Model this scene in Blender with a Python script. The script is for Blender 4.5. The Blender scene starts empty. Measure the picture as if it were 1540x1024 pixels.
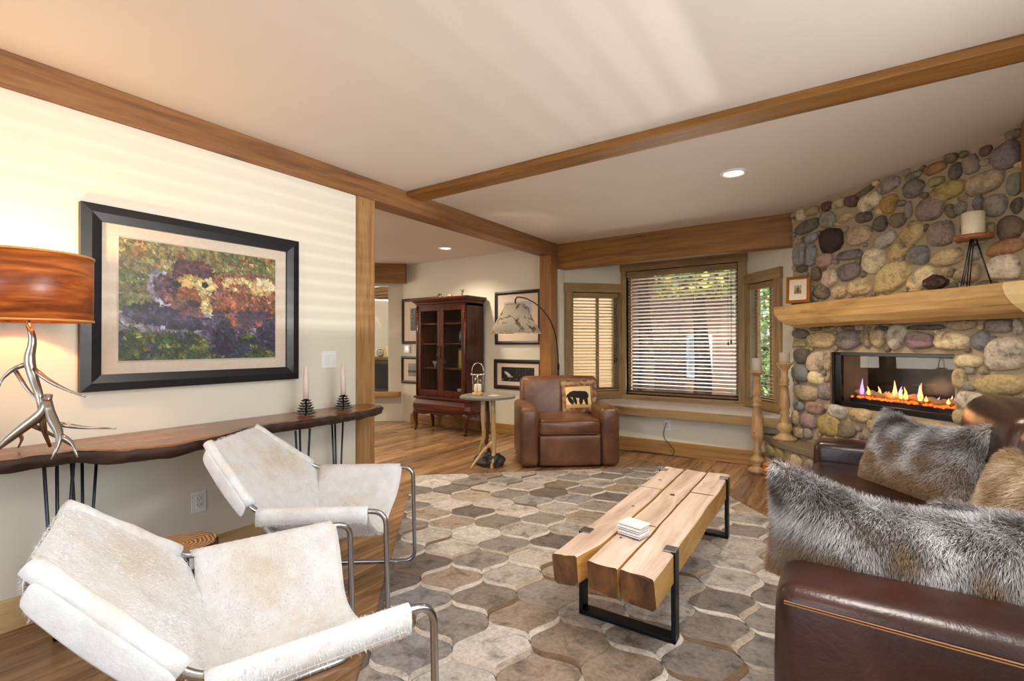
import bpy, bmesh, math, random
import numpy as np
from mathutils import Vector, Matrix, Euler, noise as mnoise
random.seed(7); RS = np.random.RandomState(7)
PI = math.pi
scene = bpy.context.scene
COL = scene.collection

# ------------------------------------------------------------------ camera
cam_d = bpy.data.cameras.new('camera'); cam = bpy.data.objects.new('camera', cam_d); COL.objects.link(cam)
cam_d.sensor_width = 36; cam_d.lens = 724.53 / 1540 * 36; cam_d.clip_start = 0.05; cam_d.clip_end = 200
_r = Vector((.8265, .5629, -.0017)); _f = Vector((-.5629, .8265, .0075)).normalized()
_r = (_r - _f * _r.dot(_f)).normalized(); _u = _r.cross(_f)
cam.matrix_world = Matrix(((_r.x, _u.x, -_f.x, 0), (_r.y, _u.y, -_f.y, 0), (_r.z, _u.z, -_f.z, 1.204), (0, 0, 0, 1)))
scene.camera = cam
# ------------------------------------------------------------------ world and lights
W = bpy.data.worlds.new('world'); scene.world = W; W.use_nodes = True
_n = W.node_tree.nodes; _l = W.node_tree.links
_sky = _n.new('ShaderNodeTexSky'); _sky.sky_type = 'NISHITA'; _sky.sun_disc = False
_sky.sun_elevation = math.radians(40); _sky.sun_rotation = math.radians(60)
_l.new(_sky.outputs[0], _n['Background'].inputs[0]); _n['Background'].inputs[1].default_value = 0.5
def light(name, typ, loc, rot, energy, color, **k):
    d = bpy.data.lights.new(name, typ); d.energy = energy; d.color = color
    for a, b in k.items(): setattr(d, a, b)
    o = bpy.data.objects.new(name, d); COL.objects.link(o); o.location = loc; o.rotation_euler = rot
    return o
DAY = (.86, .93, 1.0); WARM = (1.0, .72, .42)
light('sun', 'SUN', (0, 0, 8), Vector((-.62, .45, -.64)).to_track_quat('-Z', 'Y').to_euler(), 4.2, (1, .93, .82), angle=.02)
# daylight entering by the right wall's window and the patio door behind
light('daylight_right_window', 'AREA', (.98, 1.2, 1.45), (0, math.radians(90), 0), 26, (.80, .90, 1.0), shape='RECTANGLE', size=1.1, size_y=2.2)
light('daylight_patio_door', 'AREA', (-1.3, -2.55, 1.3), (math.radians(90), 0, 0), 20, (.97, .97, 1.0), shape='RECTANGLE', size=3.0, size_y=2.0)
light('hall_side_fill', 'AREA', (-7.6, 3.6, 1.5), (0, math.radians(-90), 0), 40, (1, .9, .76), shape='RECTANGLE', size=1.6, size_y=1.8)  # added unseen area lamp that fills the hall; its wall has no opening
light('hall_top_fill', 'AREA', (-4.05, 2.9, 2.4), (0, 0, 0), 30, (1, .84, .62), shape='DISK', size=.5)  # added overhead fill for the hall, kept hidden by the left wall and post
light('room_top_fill', 'AREA', (.1, 1.25, 2.42), (0, 0, 0), 28, (1, .93, .85), shape='DISK', size=.7)  # added fill above the view, no fitting modelled here
light('room_top_fill', 'AREA', (-.4, -1.2, 2.42), (0, 0, 0), 11, (1, .93, .85), shape='DISK', size=.7)  # second added fill, behind the camera
# unseen lamps set low outside, standing in for sun thrown back up
light('right_ceiling_fill', 'AREA', (2.3, 1.4, .2), (0, math.radians(138), 0), 150, (1, .95, .88), shape='RECTANGLE', size=1.6, size_y=2.4)  # added to brighten the ceiling on the fireplace side
light('bay_ceiling_fill', 'AREA', (-1.6, 7.0, .1), (math.radians(-140), 0, 0), 80, (1, .93, .82), shape='RECTANGLE', size=2.4, size_y=1.0)  # added below the sill's line of sight to brighten the far ceiling
light('terrace_glare', 'AREA', (5.2, 1.5, .55), (0, math.radians(100), 0), 230, (1, .98, .95), shape='RECTANGLE', size=.06, size_y=.4)
vs = scene.view_settings; vs.view_transform = 'Standard'; vs.look = 'None'; vs.exposure = 0.42; vs.gamma = 1; vs.use_curve_mapping = False

# ------------------------------------------------------------------ materials
def lin(c):
    if isinstance(c, (tuple, list)) and max(c) > 1.001: c = [x / 255 for x in c[:3]]
    return tuple(((x / 12.92) if x <= .04045 else ((x + .055) / 1.055) ** 2.4) for x in c[:3]) + (1,)
MATS = {}
class NT:
    def __init__(s, name):
        s.m = bpy.data.materials.new(name); s.m.use_nodes = True; s.t = s.m.node_tree
        s.b = s.t.nodes['Principled BSDF']
    def n(s, typ, **k):
        x = s.t.nodes.new(typ)
        for a, b in k.items(): setattr(x, a, b)
        return x
    def l(s, a, b): s.t.links.new(a, b)
    def coord(s, scale=(1, 1, 1), kind='Object', rnd=True):
        tc = s.n('ShaderNodeTexCoord'); mp = s.n('ShaderNodeMapping'); mp.inputs['Scale'].default_value = scale
        s.l(tc.outputs[kind], mp.inputs['Vector'])
        if rnd:
            oi = s.n('ShaderNodeObjectInfo'); mu = s.n('ShaderNodeMath', operation='MULTIPLY'); mu.inputs[1].default_value = 37
            s.l(oi.outputs['Random'], mu.inputs[0]); s.l(mu.outputs[0], mp.inputs['Location'])
        return mp.outputs[0]
    def noise(s, vec, scale, detail=4, rough=.55, dist=0):
        x = s.n('ShaderNodeTexNoise'); x.inputs['Scale'].default_value = scale; x.inputs['Detail'].default_value = detail
        x.inputs['Roughness'].default_value = rough; x.inputs['Distortion'].default_value = dist
        s.l(vec, x.inputs['Vector']); return x.outputs['Fac']
    def ramp(s, fac, stops, interp='LINEAR'):
        r = s.n('ShaderNodeValToRGB'); e = r.color_ramp.elements; r.color_ramp.interpolation = interp
        while len(e) < len(stops): e.new(.5)
        for i, (p, c) in enumerate(stops): e[i].position = p; e[i].color = lin(c)
        s.l(fac, r.inputs[0]); return r.outputs[0]
    def mix(s, a, b, fac, mode='MIX'):
        x = s.n('ShaderNodeMix', data_type='RGBA', blend_type=mode)
        for sock, v in ((x.inputs[6], a), (x.inputs[7], b), (x.inputs[0], fac)):
            if hasattr(v, 'links'): s.l(v, sock)
            elif isinstance(v, (int, float)): sock.default_value = v
            else: sock.default_value = lin(v)
        return x.outputs[2]
    def bump(s, h, strength, dist=.01):
        x = s.n('ShaderNodeBump'); x.inputs['Strength'].default_value = strength; x.inputs['Distance'].default_value = dist
        s.l(h, x.inputs['Height']); s.l(x.outputs[0], s.b.inputs['Normal'])
    def done(s, color=None, rough=.5, metal=0, **k):
        if color is not None:
            if hasattr(color, 'links'): s.l(color, s.b.inputs['Base Color'])
            else: s.b.inputs['Base Color'].default_value = lin(color)
        if hasattr(rough, 'links'): s.l(rough, s.b.inputs['Roughness'])
        else: s.b.inputs['Roughness'].default_value = rough
        s.b.inputs['Metallic'].default_value = metal
        for a, v in k.items(): s.b.inputs[a.replace('_', ' ')].default_value = v
        return s.m
def plain(name, c, rough=.5, metal=0, bump=0, bs=60, **k):
    t = NT(name)
    v = t.coord(); f = t.noise(v, bs, 3)
    c2 = [x * .9 for x in c]
    col = t.mix(c2, c, f)
    if bump: t.bump(f, bump, .004)
    return t.done(col, rough, metal, **k)
def wood(name, dark, mid, light_, axis='x', s=1.0, rough=.5, bump=.25, tint=0, knots=True, stretch=14, **k):
    t = NT(name)
    sc = {'x': (1, stretch, stretch), 'y': (stretch, 1, stretch), 'z': (stretch, stretch, 1)}[axis]
    v = t.coord(tuple(x * s for x in sc)); g = t.noise(v, 1.6, 8, .65, .6); g2 = t.noise(v, 7, 5, .6, .2)
    col = t.ramp(g, [(.28, dark), (.5, mid), (.72, light_)])
    col = t.mix(col, dark, t.ramp(g2, [(.55, (0, 0, 0)), (.8, (.35, .35, .35))]))
    if knots:
        v2 = t.coord(tuple((.35 * q if q > s else q) * 1 for q in [x * s for x in sc]))
        vo = t.n('ShaderNodeTexVoronoi'); vo.inputs['Scale'].default_value = 2.2; t.l(v2, vo.inputs['Vector'])
        col = t.mix(dark, col, t.ramp(vo.outputs['Distance'], [(.03, (0, 0, 0)), (.11, (1, 1, 1))]))
    if tint:
        oi = t.n('ShaderNodeObjectInfo'); hs = t.n('ShaderNodeHueSaturation')
        mr = t.n('ShaderNodeMapRange'); mr.inputs[3].default_value = 1 - tint; mr.inputs[4].default_value = 1 + tint
        t.l(oi.outputs['Random'], mr.inputs[0]); t.l(mr.outputs[0], hs.inputs['Value']); t.l(col, hs.inputs['Color']); col = hs.outputs[0]
    t.bump(g, bump, .004)
    return t.done(col, rough, **k)
def objcolor(name, rough=.7, bump=.6, bs=9, var=.30, dist=.01, spots=None):
    t = NT(name); v = t.coord(); oi = t.n('ShaderNodeObjectInfo')
    f = t.noise(v, bs, 7, .68, .4); f2 = t.noise(v, bs * 5, 4, .7)
    col = t.mix(oi.outputs['Color'], t.ramp(f, [(.3, (1 - var,) * 3), (.5, (.93, .93, .93)), (.72, (1, 1, 1))]), 1.0, 'MULTIPLY')
    col = t.mix(col, t.ramp(f2, [(.35, (.82, .8, .78)), (.6, (1, 1, 1))]), .8, 'MULTIPLY')
    t.bump(f, bump, dist)
    return t.done(col, rough)
def vcol(name, rough=.6, attr='Col', **k):
    t = NT(name); a = t.n('ShaderNodeAttribute', attribute_name=attr); return t.done(a.outputs['Color'], rough, **k)
def emit(name, c, s):
    t = NT(name); t.b.inputs['Emission Color'].default_value = lin(c); t.b.inputs['Emission Strength'].default_value = s
    return t.done(c, .6)
def glass(name, c=(1, 1, 1), rough=0.0, alpha=.12):
    t = NT(name); tr = t.n('ShaderNodeBsdfTransparent'); gl = t.n('ShaderNodeBsdfGlossy'); mx = t.n('ShaderNodeMixShader')
    tr.inputs[0].default_value = lin(c); gl.inputs['Roughness'].default_value = rough
    fr = t.n('ShaderNodeLayerWeight'); fr.inputs[0].default_value = .25
    ad = t.n('ShaderNodeMath', operation='MULTIPLY_ADD'); ad.inputs[1].default_value = .12; ad.inputs[2].default_value = alpha * .1; t.l(fr.outputs['Facing'], ad.inputs[0])
    t.l(ad.outputs[0], mx.inputs[0]); t.l(tr.outputs[0], mx.inputs[1]); t.l(gl.outputs[0], mx.inputs[2])
    t.l(mx.outputs[0], t.n('ShaderNodeOutputMaterial').inputs[0]); t.t.nodes.remove(t.t.nodes['Material Output'])
    return t.m

M = {}
def wallmat(name, c):
    t = NT(name); v = t.coord(rnd=False); f = t.noise(v, 45, 3); f2 = t.noise(v, 1.2, 2)
    col = t.mix([x * .965 for x in c], c, f2); t.bump(f, .12, .003); return t.done(col, .75)
M['wall'] = wallmat('cream_wall_paint', (222, 217, 202))
M['ceiling'] = wallmat('ceiling_paint', (219, 210, 200))
M['beam_y'] = wood('fir_beam_along_y', (94, 58, 30), (132, 90, 50), (154, 112, 68), 'y', .8, .5, .35)
M['beam_x'] = wood('fir_beam_along_x', (96, 58, 22), (136, 92, 38), (158, 112, 54), 'x', .8, .5, .3)
M['post'] = wood('rough_post_wood', (118, 80, 44), (156, 116, 70), (180, 142, 92), 'z', 1.1, .65, .6)
M['post2'] = wood('corner_post_wood', (104, 62, 24), (142, 94, 42), (160, 112, 56), 'z', .9, .55, .3)
M['trim_x'] = wood('window_trim_along_x', (112, 86, 52), (150, 122, 80), (170, 142, 100), 'x', 1, .5, .2)
M['trim_z'] = wood('window_trim_along_z', (112, 86, 52), (148, 120, 80), (168, 142, 100), 'z', 1, .5, .2)
M['base'] = wood('baseboard_wood', (116, 78, 38), (162, 120, 66), (180, 138, 84), 'x', 1, .45, .15)
M['base_y'] = wood('baseboard_wood_y', (150, 110, 64), (202, 170, 122), (216, 188, 144), 'y', 1, .45, .15)
M['floor'] = wood('floor_plank_wood', (92, 64, 42), (150, 114, 80), (182, 148, 110), 'y', 1.0, .26, .12, tint=.3, stretch=9)
M['ledge'] = wood('window_seat_stone', (176, 168, 160), (214, 208, 202), (232, 228, 224), 'x', 2, .45, .2, knots=False)
M['slat'] = plain('blind_slat_wood', (136, 104, 80), .45, bs=20)
M['slat_l'] = plain('side_blind_slat', (196, 172, 136), .45, bs=20)
M['brushed'] = plain('brushed_steel', (188, 190, 194), .24, 1, bs=200)
M['blackm'] = plain('black_steel', (26, 28, 32), .38, .6)
M['iron'] = plain('dark_iron', (66, 70, 78), .35, .85)
M['silver'] = plain('cast_silver', (176, 172, 168), .26, 1, bump=.2, bs=30)
M['bronze'] = plain('dark_bronze', (52, 38, 30), .35, .8)
M['wax'] = plain('ivory_wax', (240, 226, 196), .5, Subsurface_Weight=.2)
M['wax_pink'] = plain('blush_wax', (232, 214, 206), .5, Subsurface_Weight=.2)
M['plastic'] = plain('white_plastic', (244, 244, 244), .35)
M['plug'] = plain('dark_slot', (40, 38, 36), .5)
M['glass'] = glass('clear_glass')
M['frame_black'] = plain('black_lacquer', (20, 22, 27), .33)
M['frame_brown'] = plain('dark_brown_frame', (44, 30, 24), .4)
M['mat_card'] = plain('ivory_mat_card', (226, 206, 190), .8)
M['gold'] = plain('gilt_frame', (172, 108, 42), .35, .5)
M['vprint'] = vcol('printed_picture', .65)
M['vpaint'] = vcol('oil_painting', .5)
M['vfabric'] = vcol('woven_pillow_picture', .9)
M['stone'] = objcolor('river_stone', .72, .9, 11, .5, .014)
M['mortar'] = plain('mortar', (172, 154, 128), .95, bump=.9, bs=40)

# ------------------------------------------------------------------ mesh helpers
class MB:
    def __init__(s): s.v = []; s.f = []
    def add(s, vs_, fs):
        o = len(s.v); s.v += [tuple(x) for x in vs_]; s.f += [tuple(i + o for i in f) for f in fs]; return s
    def box(s, x0, x1, y0, y1, z0, z1, m=None):
        v = [(x, y, z) for x in (x0, x1) for y in (y0, y1) for z in (z0, z1)]
        if m: v = [m @ Vector(p) for p in v]
        return s.add(v, [(0, 1, 3, 2), (4, 6, 7, 5), (0, 4, 5, 1), (2, 3, 7, 6), (0, 2, 6, 4), (1, 5, 7, 3)])
    def tube(s, path, r, n=10, caps=True, flat=1):
        path = [Vector(p) for p in path]; k = len(path); rr = r if hasattr(r, '__len__') else [r] * k
        up = None; rings = []
        for i, p in enumerate(path):
            t = (path[min(i + 1, k - 1)] - path[max(i - 1, 0)]).normalized()
            if up is None: up = Vector((0, 0, 1)) if abs(t.z) < .9 else Vector((1, 0, 0))
            a = t.cross(up)
            if a.length < 1e-4: a = t.cross(Vector((0, 1, .3)))
            a.normalize(); b = a.cross(t).normalized(); up = b
            rings.append([p + (a * math.cos(2 * PI * j / n) + b * math.sin(2 * PI * j / n) * flat) * rr[i] for j in range(n)])
        fs = [(i * n + j, i * n + (j + 1) % n, (i + 1) * n + (j + 1) % n, (i + 1) * n + j) for i in range(k - 1) for j in range(n)]
        if caps: fs += [tuple(range(n))[::-1], tuple(range((k - 1) * n, k * n))]
        return s.add([q for g in rings for q in g], fs)
    def lathe(s, prof, n=24, c=(0, 0, 0), caps=True):
        v = [(c[0] + r * math.cos(2 * PI * j / n), c[1] + r * math.sin(2 * PI * j / n), c[2] + z) for r, z in prof for j in range(n)]
        fs = [(i * n + j, i * n + (j + 1) % n, (i + 1) * n + (j + 1) % n, (i + 1) * n + j) for i in range(len(prof) - 1) for j in range(n)]
        if caps: fs += [tuple(range(n))[::-1], tuple(range((len(prof) - 1) * n, len(prof) * n))]
        return s.add(v, fs)
    def prism(s, poly, z0, z1):
        n = len(poly); v = [(x, y, z0) for x, y in poly] + [(x, y, z1) for x, y in poly]
        return s.add(v, [tuple(range(n))[::-1], tuple(range(n, 2 * n))] + [(i, (i + 1) % n, n + (i + 1) % n, n + i) for i in range(n)])
    def grid(s, pts):   # rows of points
        a, b = len(pts), len(pts[0])
        return s.add([q for r in pts for q in r], [(i * b + j, i * b + j + 1, (i + 1) * b + j + 1, (i + 1) * b + j) for i in range(a - 1) for j in range(b - 1)])
    def build(s, name, mat, parent=None, smooth=False, bevel=0, loc=None, rotz=0, seg=2, sub=0, solid=0, **t):
        me = bpy.data.meshes.new(name); me.from_pydata(s.v, [], s.f); me.update()
        return link(name, me, mat, parent, smooth, bevel, loc, rotz, seg, sub, solid, **t)
def link(name, me, mat, parent=None, smooth=False, bevel=0, loc=None, rotz=0, seg=2, sub=0, solid=0, fix=True, **t):
    if fix:
        bm = bmesh.new(); bm.from_mesh(me); bmesh.ops.recalc_face_normals(bm, faces=bm.faces); bm.to_mesh(me); bm.free()
    if smooth: me.polygons.foreach_set('use_smooth', [True] * len(me.polygons))
    o = bpy.data.objects.new(name, me); COL.objects.link(o)
    if mat:
        me.materials.append(M[mat] if isinstance(mat, str) else mat)
    if parent: o.parent = parent
    if loc is not None: o.location = loc
    o.rotation_euler.z = rotz
    if bevel:
        b = o.modifiers.new('bevel', 'BEVEL'); b.width = bevel; b.segments = seg; b.limit_method = 'ANGLE'; b.angle_limit = .7
        if seg > 1:
            me.polygons.foreach_set('use_smooth', [True] * len(me.polygons)); b.harden_normals = True
    if solid:
        q = o.modifiers.new('thickness', 'SOLIDIFY'); q.thickness = solid; q.offset = 0
    if sub:
        q = o.modifiers.new('smooth', 'SUBSURF'); q.levels = q.render_levels = sub
    tag(o, **t); return o
def tag(o, label=None, cat=None, group=None, kind=None):
    if label: o['label'] = label
    if cat: o['category'] = cat
    if group: o['group'] = group
    if kind: o['kind'] = kind
    return o
def thing(name, label, cat, loc=(0, 0, 0), rotz=0, group=None, kind=None, parent=None):
    o = bpy.data.objects.new(name, None); COL.objects.link(o); o.location = loc; o.rotation_euler.z = rotz
    o.empty_display_size = .1
    if parent: o.parent = parent
    return tag(o, label, cat, group, kind)
def copy_tree(o, parent=None):
    c = o.copy(); COL.objects.link(c); c.parent = parent
    for ch in list(o.children): copy_tree(ch, c)
    return c
def box(name, mat, x0, x1, y0, y1, z0, z1, parent=None, bevel=0, **t):
    return MB().box(x0, x1, y0, y1, z0, z1).build(name, mat, parent, bevel=bevel, **t)
def rounded(path, r, n=6):
    """polyline with its inner corners turned into arcs of about r"""
    P = [Vector(p) for p in path]; out = [P[0]]
    for i in range(1, len(P) - 1):
        a, b, c = P[i - 1], P[i], P[i + 1]; rr = min(r, (a - b).length * .48, (c - b).length * .48)
        p, q = b + (a - b).normalized() * rr, b + (c - b).normalized() * rr
        for k in range(n + 1):
            t = k / n; out.append(p * (1 - t) ** 2 + b * 2 * t * (1 - t) + q * t * t)
    return out + [P[-1]]
def rbox(sx, sy, sz, r, seg=4, puff=0, div=6):
    """box with softly rounded edges, subdivided so it can bulge; origin at its base centre"""
    bm = bmesh.new(); bmesh.ops.create_cube(bm, size=1)
    for v in bm.verts: v.co = (v.co.x * sx, v.co.y * sy, v.co.z * sz)
    bmesh.ops.bevel(bm, geom=list(bm.edges), offset=r, segments=seg, profile=.5, affect='EDGES')
    if puff:
        long_ = [e for e in bm.edges if e.calc_length() > r * 1.5]
        bmesh.ops.subdivide_edges(bm, edges=long_, cuts=div, use_grid_fill=True)
        for v in bm.verts:
            x, y, z = v.co.x / sx * 2, v.co.y / sy * 2, v.co.z / sz * 2
            k = puff
            v.co += Vector((x * (1 - y * y) * (1 - z * z), y * (1 - x * x) * (1 - z * z), z * (1 - x * x) * (1 - y * y))) * k
    for v in bm.verts: v.co.z += sz / 2
    me = bpy.data.meshes.new('soft'); bm.to_mesh(me); bm.free(); return me
def soft(name, mat, size, loc, parent, r=.03, puff=.012, rot=None, **t):
    o = link(name, rbox(*size, r, 4, puff), mat, parent, smooth=True, loc=loc, fix=False, **t)
    if rot: o.rotation_euler = rot
    return o
def setcol(me, cols, attr='Col'):
    a = me.color_attributes.new(attr, 'FLOAT_COLOR', 'POINT')
    c = np.ones((len(me.vertices), 4), np.float32); c[:, :3] = cols; a.data.foreach_set('color', c.ravel())
def s2l(c):
    c = np.clip(np.asarray(c, float), 0, 1); return np.where(c <= .04045, c / 12.92, ((c + .055) / 1.055) ** 2.4)
def grid_mesh(name, P):
    """mesh from an array of points (rows, cols, 3)"""
    a, b = P.shape[:2]; i, j = np.meshgrid(np.arange(a - 1), np.arange(b - 1), indexing='ij')
    q = (i * b + j).ravel(); F = np.stack([q, q + 1, q + b + 1, q + b], 1)
    me = bpy.data.meshes.new(name); me.vertices.add(a * b); me.vertices.foreach_set('co', P.reshape(-1).astype(np.float32))
    me.loops.add(F.size); me.loops.foreach_set('vertex_index', F.ravel().astype(np.int32))
    me.polygons.add(len(F)); me.polygons.foreach_set('loop_start', np.arange(0, F.size, 4, dtype=np.int32))
    me.update(calc_edges=True); me.validate(); return me
def strokes(img, n, ln, wd, ang, jit, rs):
    """dab n brush strokes that carry the colour under them"""
    h, w = img.shape[:2]; src = img.copy()
    for _ in range(n):
        cx, cy = rs.rand() * w, rs.rand() * h; a = ang + rs.randn() * .8
        c = src[min(int(cy), h - 1), min(int(cx), w - 1)] * (1 + rs.randn() * jit) + rs.randn(3) * jit * .18
        L, B = ln * (.5 + rs.rand()), wd * (.6 + .8 * rs.rand()); R = int(L + 2)
        x0, x1, y0, y1 = max(0, int(cx) - R), min(w, int(cx) + R), max(0, int(cy) - R), min(h, int(cy) + R)
        yy, xx = np.mgrid[y0:y1, x0:x1]; dx, dy = xx - cx, yy - cy
        u, v = dx * math.cos(a) + dy * math.sin(a), -dx * math.sin(a) + dy * math.cos(a)
        m = (u / L) ** 2 + (v / B) ** 2 < 1; img[y0:y1, x0:x1][m] = c
    return np.clip(img, 0, 1)
def ell(X, Y, cx, cy, rx, ry, a=0):
    ca, sa = math.cos(math.radians(a)), math.sin(math.radians(a)); dx, dy = X - cx, Y - cy
    return ((dx * ca + dy * sa) / rx) ** 2 + ((-dx * sa + dy * ca) / ry) ** 2 < 1
def canvas(w, h): return np.meshgrid(np.linspace(0, 1, w), np.linspace(0, 1, h))
def fbm(X, Y, f, seed):
    r = np.random.RandomState(seed); out = np.zeros_like(X); amp = 1; tot = 0
    for o in range(4):
        n = int(f * 2 ** o) + 2; g = r.rand(n, n); x, y = X * (n - 1.001), Y * (n - 1.001)
        i, j = x.astype(int), y.astype(int); fx, fy = x - i, y - j; fx = fx * fx * (3 - 2 * fx); fy = fy * fy * (3 - 2 * fy)
        out += amp * ((g[j, i] * (1 - fx) + g[j, i + 1] * fx) * (1 - fy) + (g[j + 1, i] * (1 - fx) + g[j + 1, i + 1] * fx) * fy)
        tot += amp; amp *= .55
    return out / tot
def picture(name, img, x0, x1, z0, z1, y, parent, mat='vprint'):
    """flat print facing -y; img row 0 is the top"""
    h, w = img.shape[:2]; X, Z = np.meshgrid(np.linspace(x0, x1, w), np.linspace(z1, z0, h))
    me = grid_mesh(name, np.stack([X, np.full_like(X, y), Z], 2)); setcol(me, s2l(img.reshape(-1, 3)))
    return link(name, me, mat, parent, fix=False)
def frame_boards(name, mat, w, h, b, y0, y1, parent, bevel=.006):
    """mitred picture frame centred on x, from z 0 to h"""
    m = MB(); o = [(-w / 2, 0), (w / 2, 0), (w / 2, h), (-w / 2, h)]; i_ = [(-w / 2 + b, b), (w / 2 - b, b), (w / 2 - b, h - b), (-w / 2 + b, h - b)]
    mid = [((p[0] + q[0]) / 2, (p[1] + q[1]) / 2) for p, q in zip(o, i_)]
    v = []
    for ring, y in ((o, y1), (o, y0 + .006), (mid, y0), (i_, y0 + .010), (i_, y1)): v += [(p[0], y, p[1]) for p in ring]
    f = [(k * 4 + j, k * 4 + (j + 1) % 4, (k + 1) * 4 + (j + 1) % 4, (k + 1) * 4 + j) for k in range(4) for j in range(4)]
    f += [(16 + j, 16 + (j + 1) % 4, (j + 1) % 4, j) for j in range(4)]
    return m.add(v, f).build(name, mat, parent)
def fur(name, P, N, length, parent, root, tip, dark, comb, seed=1, wid=.0016, patch=3.0, curl=.5, low=None, h=1):
    """strands of fur as thin tapering ribbons; P, N are root points and normals"""
    r = np.random.RandomState(seed); n = len(P); L = length * (.6 + .7 * r.rand(n, 1))
    D = N + comb + r.randn(n, 3) * .28
    cl = np.array([mnoise.noise(Vector(p * 14)) for p in P])[:, None]; cl2 = np.array([mnoise.noise(Vector(p * 14 + 9.1)) for p in P])[:, None]
    D = D + curl * np.hstack([cl, cl2, cl - cl2]); D /= np.linalg.norm(D, axis=1, keepdims=True); D = D + N * np.maximum(0, .4 - (D * N).sum(1, keepdims=True)); D /= np.linalg.norm(D, axis=1, keepdims=True)
    G = np.array([0, 0, -1.]) * .35; D2 = D + comb * .6 + G; D2 /= np.linalg.norm(D2, axis=1, keepdims=True)
    S = np.cross(D, r.randn(n, 3)); S /= np.linalg.norm(S, axis=1, keepdims=True); S *= wid
    A = P - N * .004; B = A + D * L * .5; T = B + D2 * L * .5
    V = np.stack([A - S, A + S, B + S * .7, B - S * .7, T], 1).reshape(-1, 3); k = np.arange(n)[:, None] * 5
    me = bpy.data.meshes.new(name); me.vertices.add(5 * n); me.vertices.foreach_set('co', V.ravel().astype(np.float32))
    idx = np.hstack([k, k + 1, k + 2, k, k + 2, k + 3, k + 3, k + 2, k + 4]).ravel().astype(np.int32)
    me.loops.add(len(idx)); me.loops.foreach_set('vertex_index', idx)
    me.polygons.add(n * 3); me.polygons.foreach_set('loop_start', np.arange(0, 9 * n, 3, dtype=np.int32)); me.update(calc_edges=True)
    pn = np.array([mnoise.noise(Vector(p * patch * 4 + 3)) for p in P])[:, None]; w = np.clip(.46 + pn * .8 + r.randn(n, 1) * .22, 0, 1)
    root, tip, dark = (s2l(np.array(c) / 255) for c in (root, tip, dark))
    rc = root * (1 - w * .5) + dark * w * .5; tc = tip * (1 - w) + dark * w; mc = (rc * .5 + tc * .5)
    if low is not None:   # plainer tan coat on the lower part
        q = np.clip(1.15 - P[:, 2:3] / h * 1.9 + pn * .6 + r.randn(n, 1) * .12, 0, 1); lo = s2l(np.array(low) / 255); tc = tc * (1 - q) + lo * q * (.75 + .3 * r.rand(n, 1)); rc = rc * (1 - q) + lo * .7 * q; mc = mc * (1 - q) + lo * .85 * q
    C = np.stack([rc, rc, mc, mc, tc], 1).reshape(-1, 3); setcol(me, C)
    return link(name, me, 'fur', parent, fix=False, kind='stuff')
def surface_points(me, n, seed):
    """random points and normals on a mesh (numpy)"""
    r = np.random.RandomState(seed); me.calc_loop_triangles(); k = len(me.loop_triangles)
    t = np.empty(k * 3, np.int32); me.loop_triangles.foreach_get('vertices', t); t = t.reshape(-1, 3)
    v = np.empty(len(me.vertices) * 3, np.float32); me.vertices.foreach_get('co', v); v = v.reshape(-1, 3)
    a, b, c = v[t[:, 0]], v[t[:, 1]], v[t[:, 2]]; cr = np.cross(b - a, c - a); ar = np.linalg.norm(cr, axis=1)
    i = r.choice(k, n, p=ar / ar.sum()); x = r.rand(n, 1); y = r.rand(n, 1); f = x + y > 1; x[f] = 1 - x[f]; y[f] = 1 - y[f]
    N = cr[i] / (ar[i, None] + 1e-12)
    return a[i] + (b[i] - a[i]) * x + (c[i] - a[i]) * y, N
def pillow_mesh(w, h, t, n=26, pinch=.07, sag=0):
    """closed pillow in the x-z plane, thickness along y, origin at its base centre"""
    V = []; F = []
    for side in (-1, 1):
        for i in range(n + 1):
            for j in range(n + 1):
                a, b = j / n * 2 - 1, i / n * 2 - 1
                x = a * w / 2 * (1 - pinch * (1 - b * b)); z = b * h / 2 * (1 - pinch * (1 - a * a))
                th = t / 2 * ((1 - a ** 4) * (1 - b ** 4)) ** .55 * (.75 + .25 * (1 - a * a) * (1 - b * b))
                z -= sag * (1 - a * a) * (b + 1) / 2
                V.append((x, side * th, z + h / 2))
    m = (n + 1) ** 2
    for i in range(n):
        for j in range(n):
            q = i * (n + 1) + j; F.append((q, q + 1, q + n + 2, q + n + 1)); F.append((m + q, m + q + n + 1, m + q + n + 2, m + q + 1))
    me = bpy.data.meshes.new('pillow'); me.from_pydata(V, [], F)
    bm = bmesh.new(); bm.from_mesh(me); bmesh.ops.remove_doubles(bm, verts=bm.verts, dist=1e-5); bmesh.ops.recalc_face_normals(bm, faces=bm.faces)
    bm.to_mesh(me); bm.free(); return me
M['fur'] = vcol('long_fur', .6, Specular_IOR_Level=.35)

# ================================================================== THE ROOM
H = 2.44
S = dict(kind='structure')
box('floor', 'floor', -8.3, 1.15, -2.7, 6.15, -.12, -.006, label='brown subfloor under the wide wooden planks', cat='floor', **S)
fl = bpy.data.objects['floor']
def plank_mesh(L):
    m = MB(); g = .0016; m.box(-.075 + g, .075 - g, -L / 2 + g, L / 2 - g, -.012, 0); me = bpy.data.meshes.new('plank'); me.from_pydata(m.v, [], m.f)
    me.materials.append(M['floor']); return me
PM = {L: plank_mesh(L) for L in (1.2, 1.8, 2.4)}
def planks(x0, x1, y0, y1, seed):
    r = random.Random(seed); x = x0 + .075
    while x < x1:
        y = y0 - r.random() * 1.2
        while y < y1:
            L = r.choice((1.2, 1.8, 2.4)); o = bpy.data.objects.new('plank', PM[L]); COL.objects.link(o); o.location = (x, y + L / 2, 0)
            o.parent = fl; y += L
        x += .15
planks(-6.9, -3.0, 2.6, 4.6, 1); planks(-3.0, .9, .3, 4.3, 2)
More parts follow.
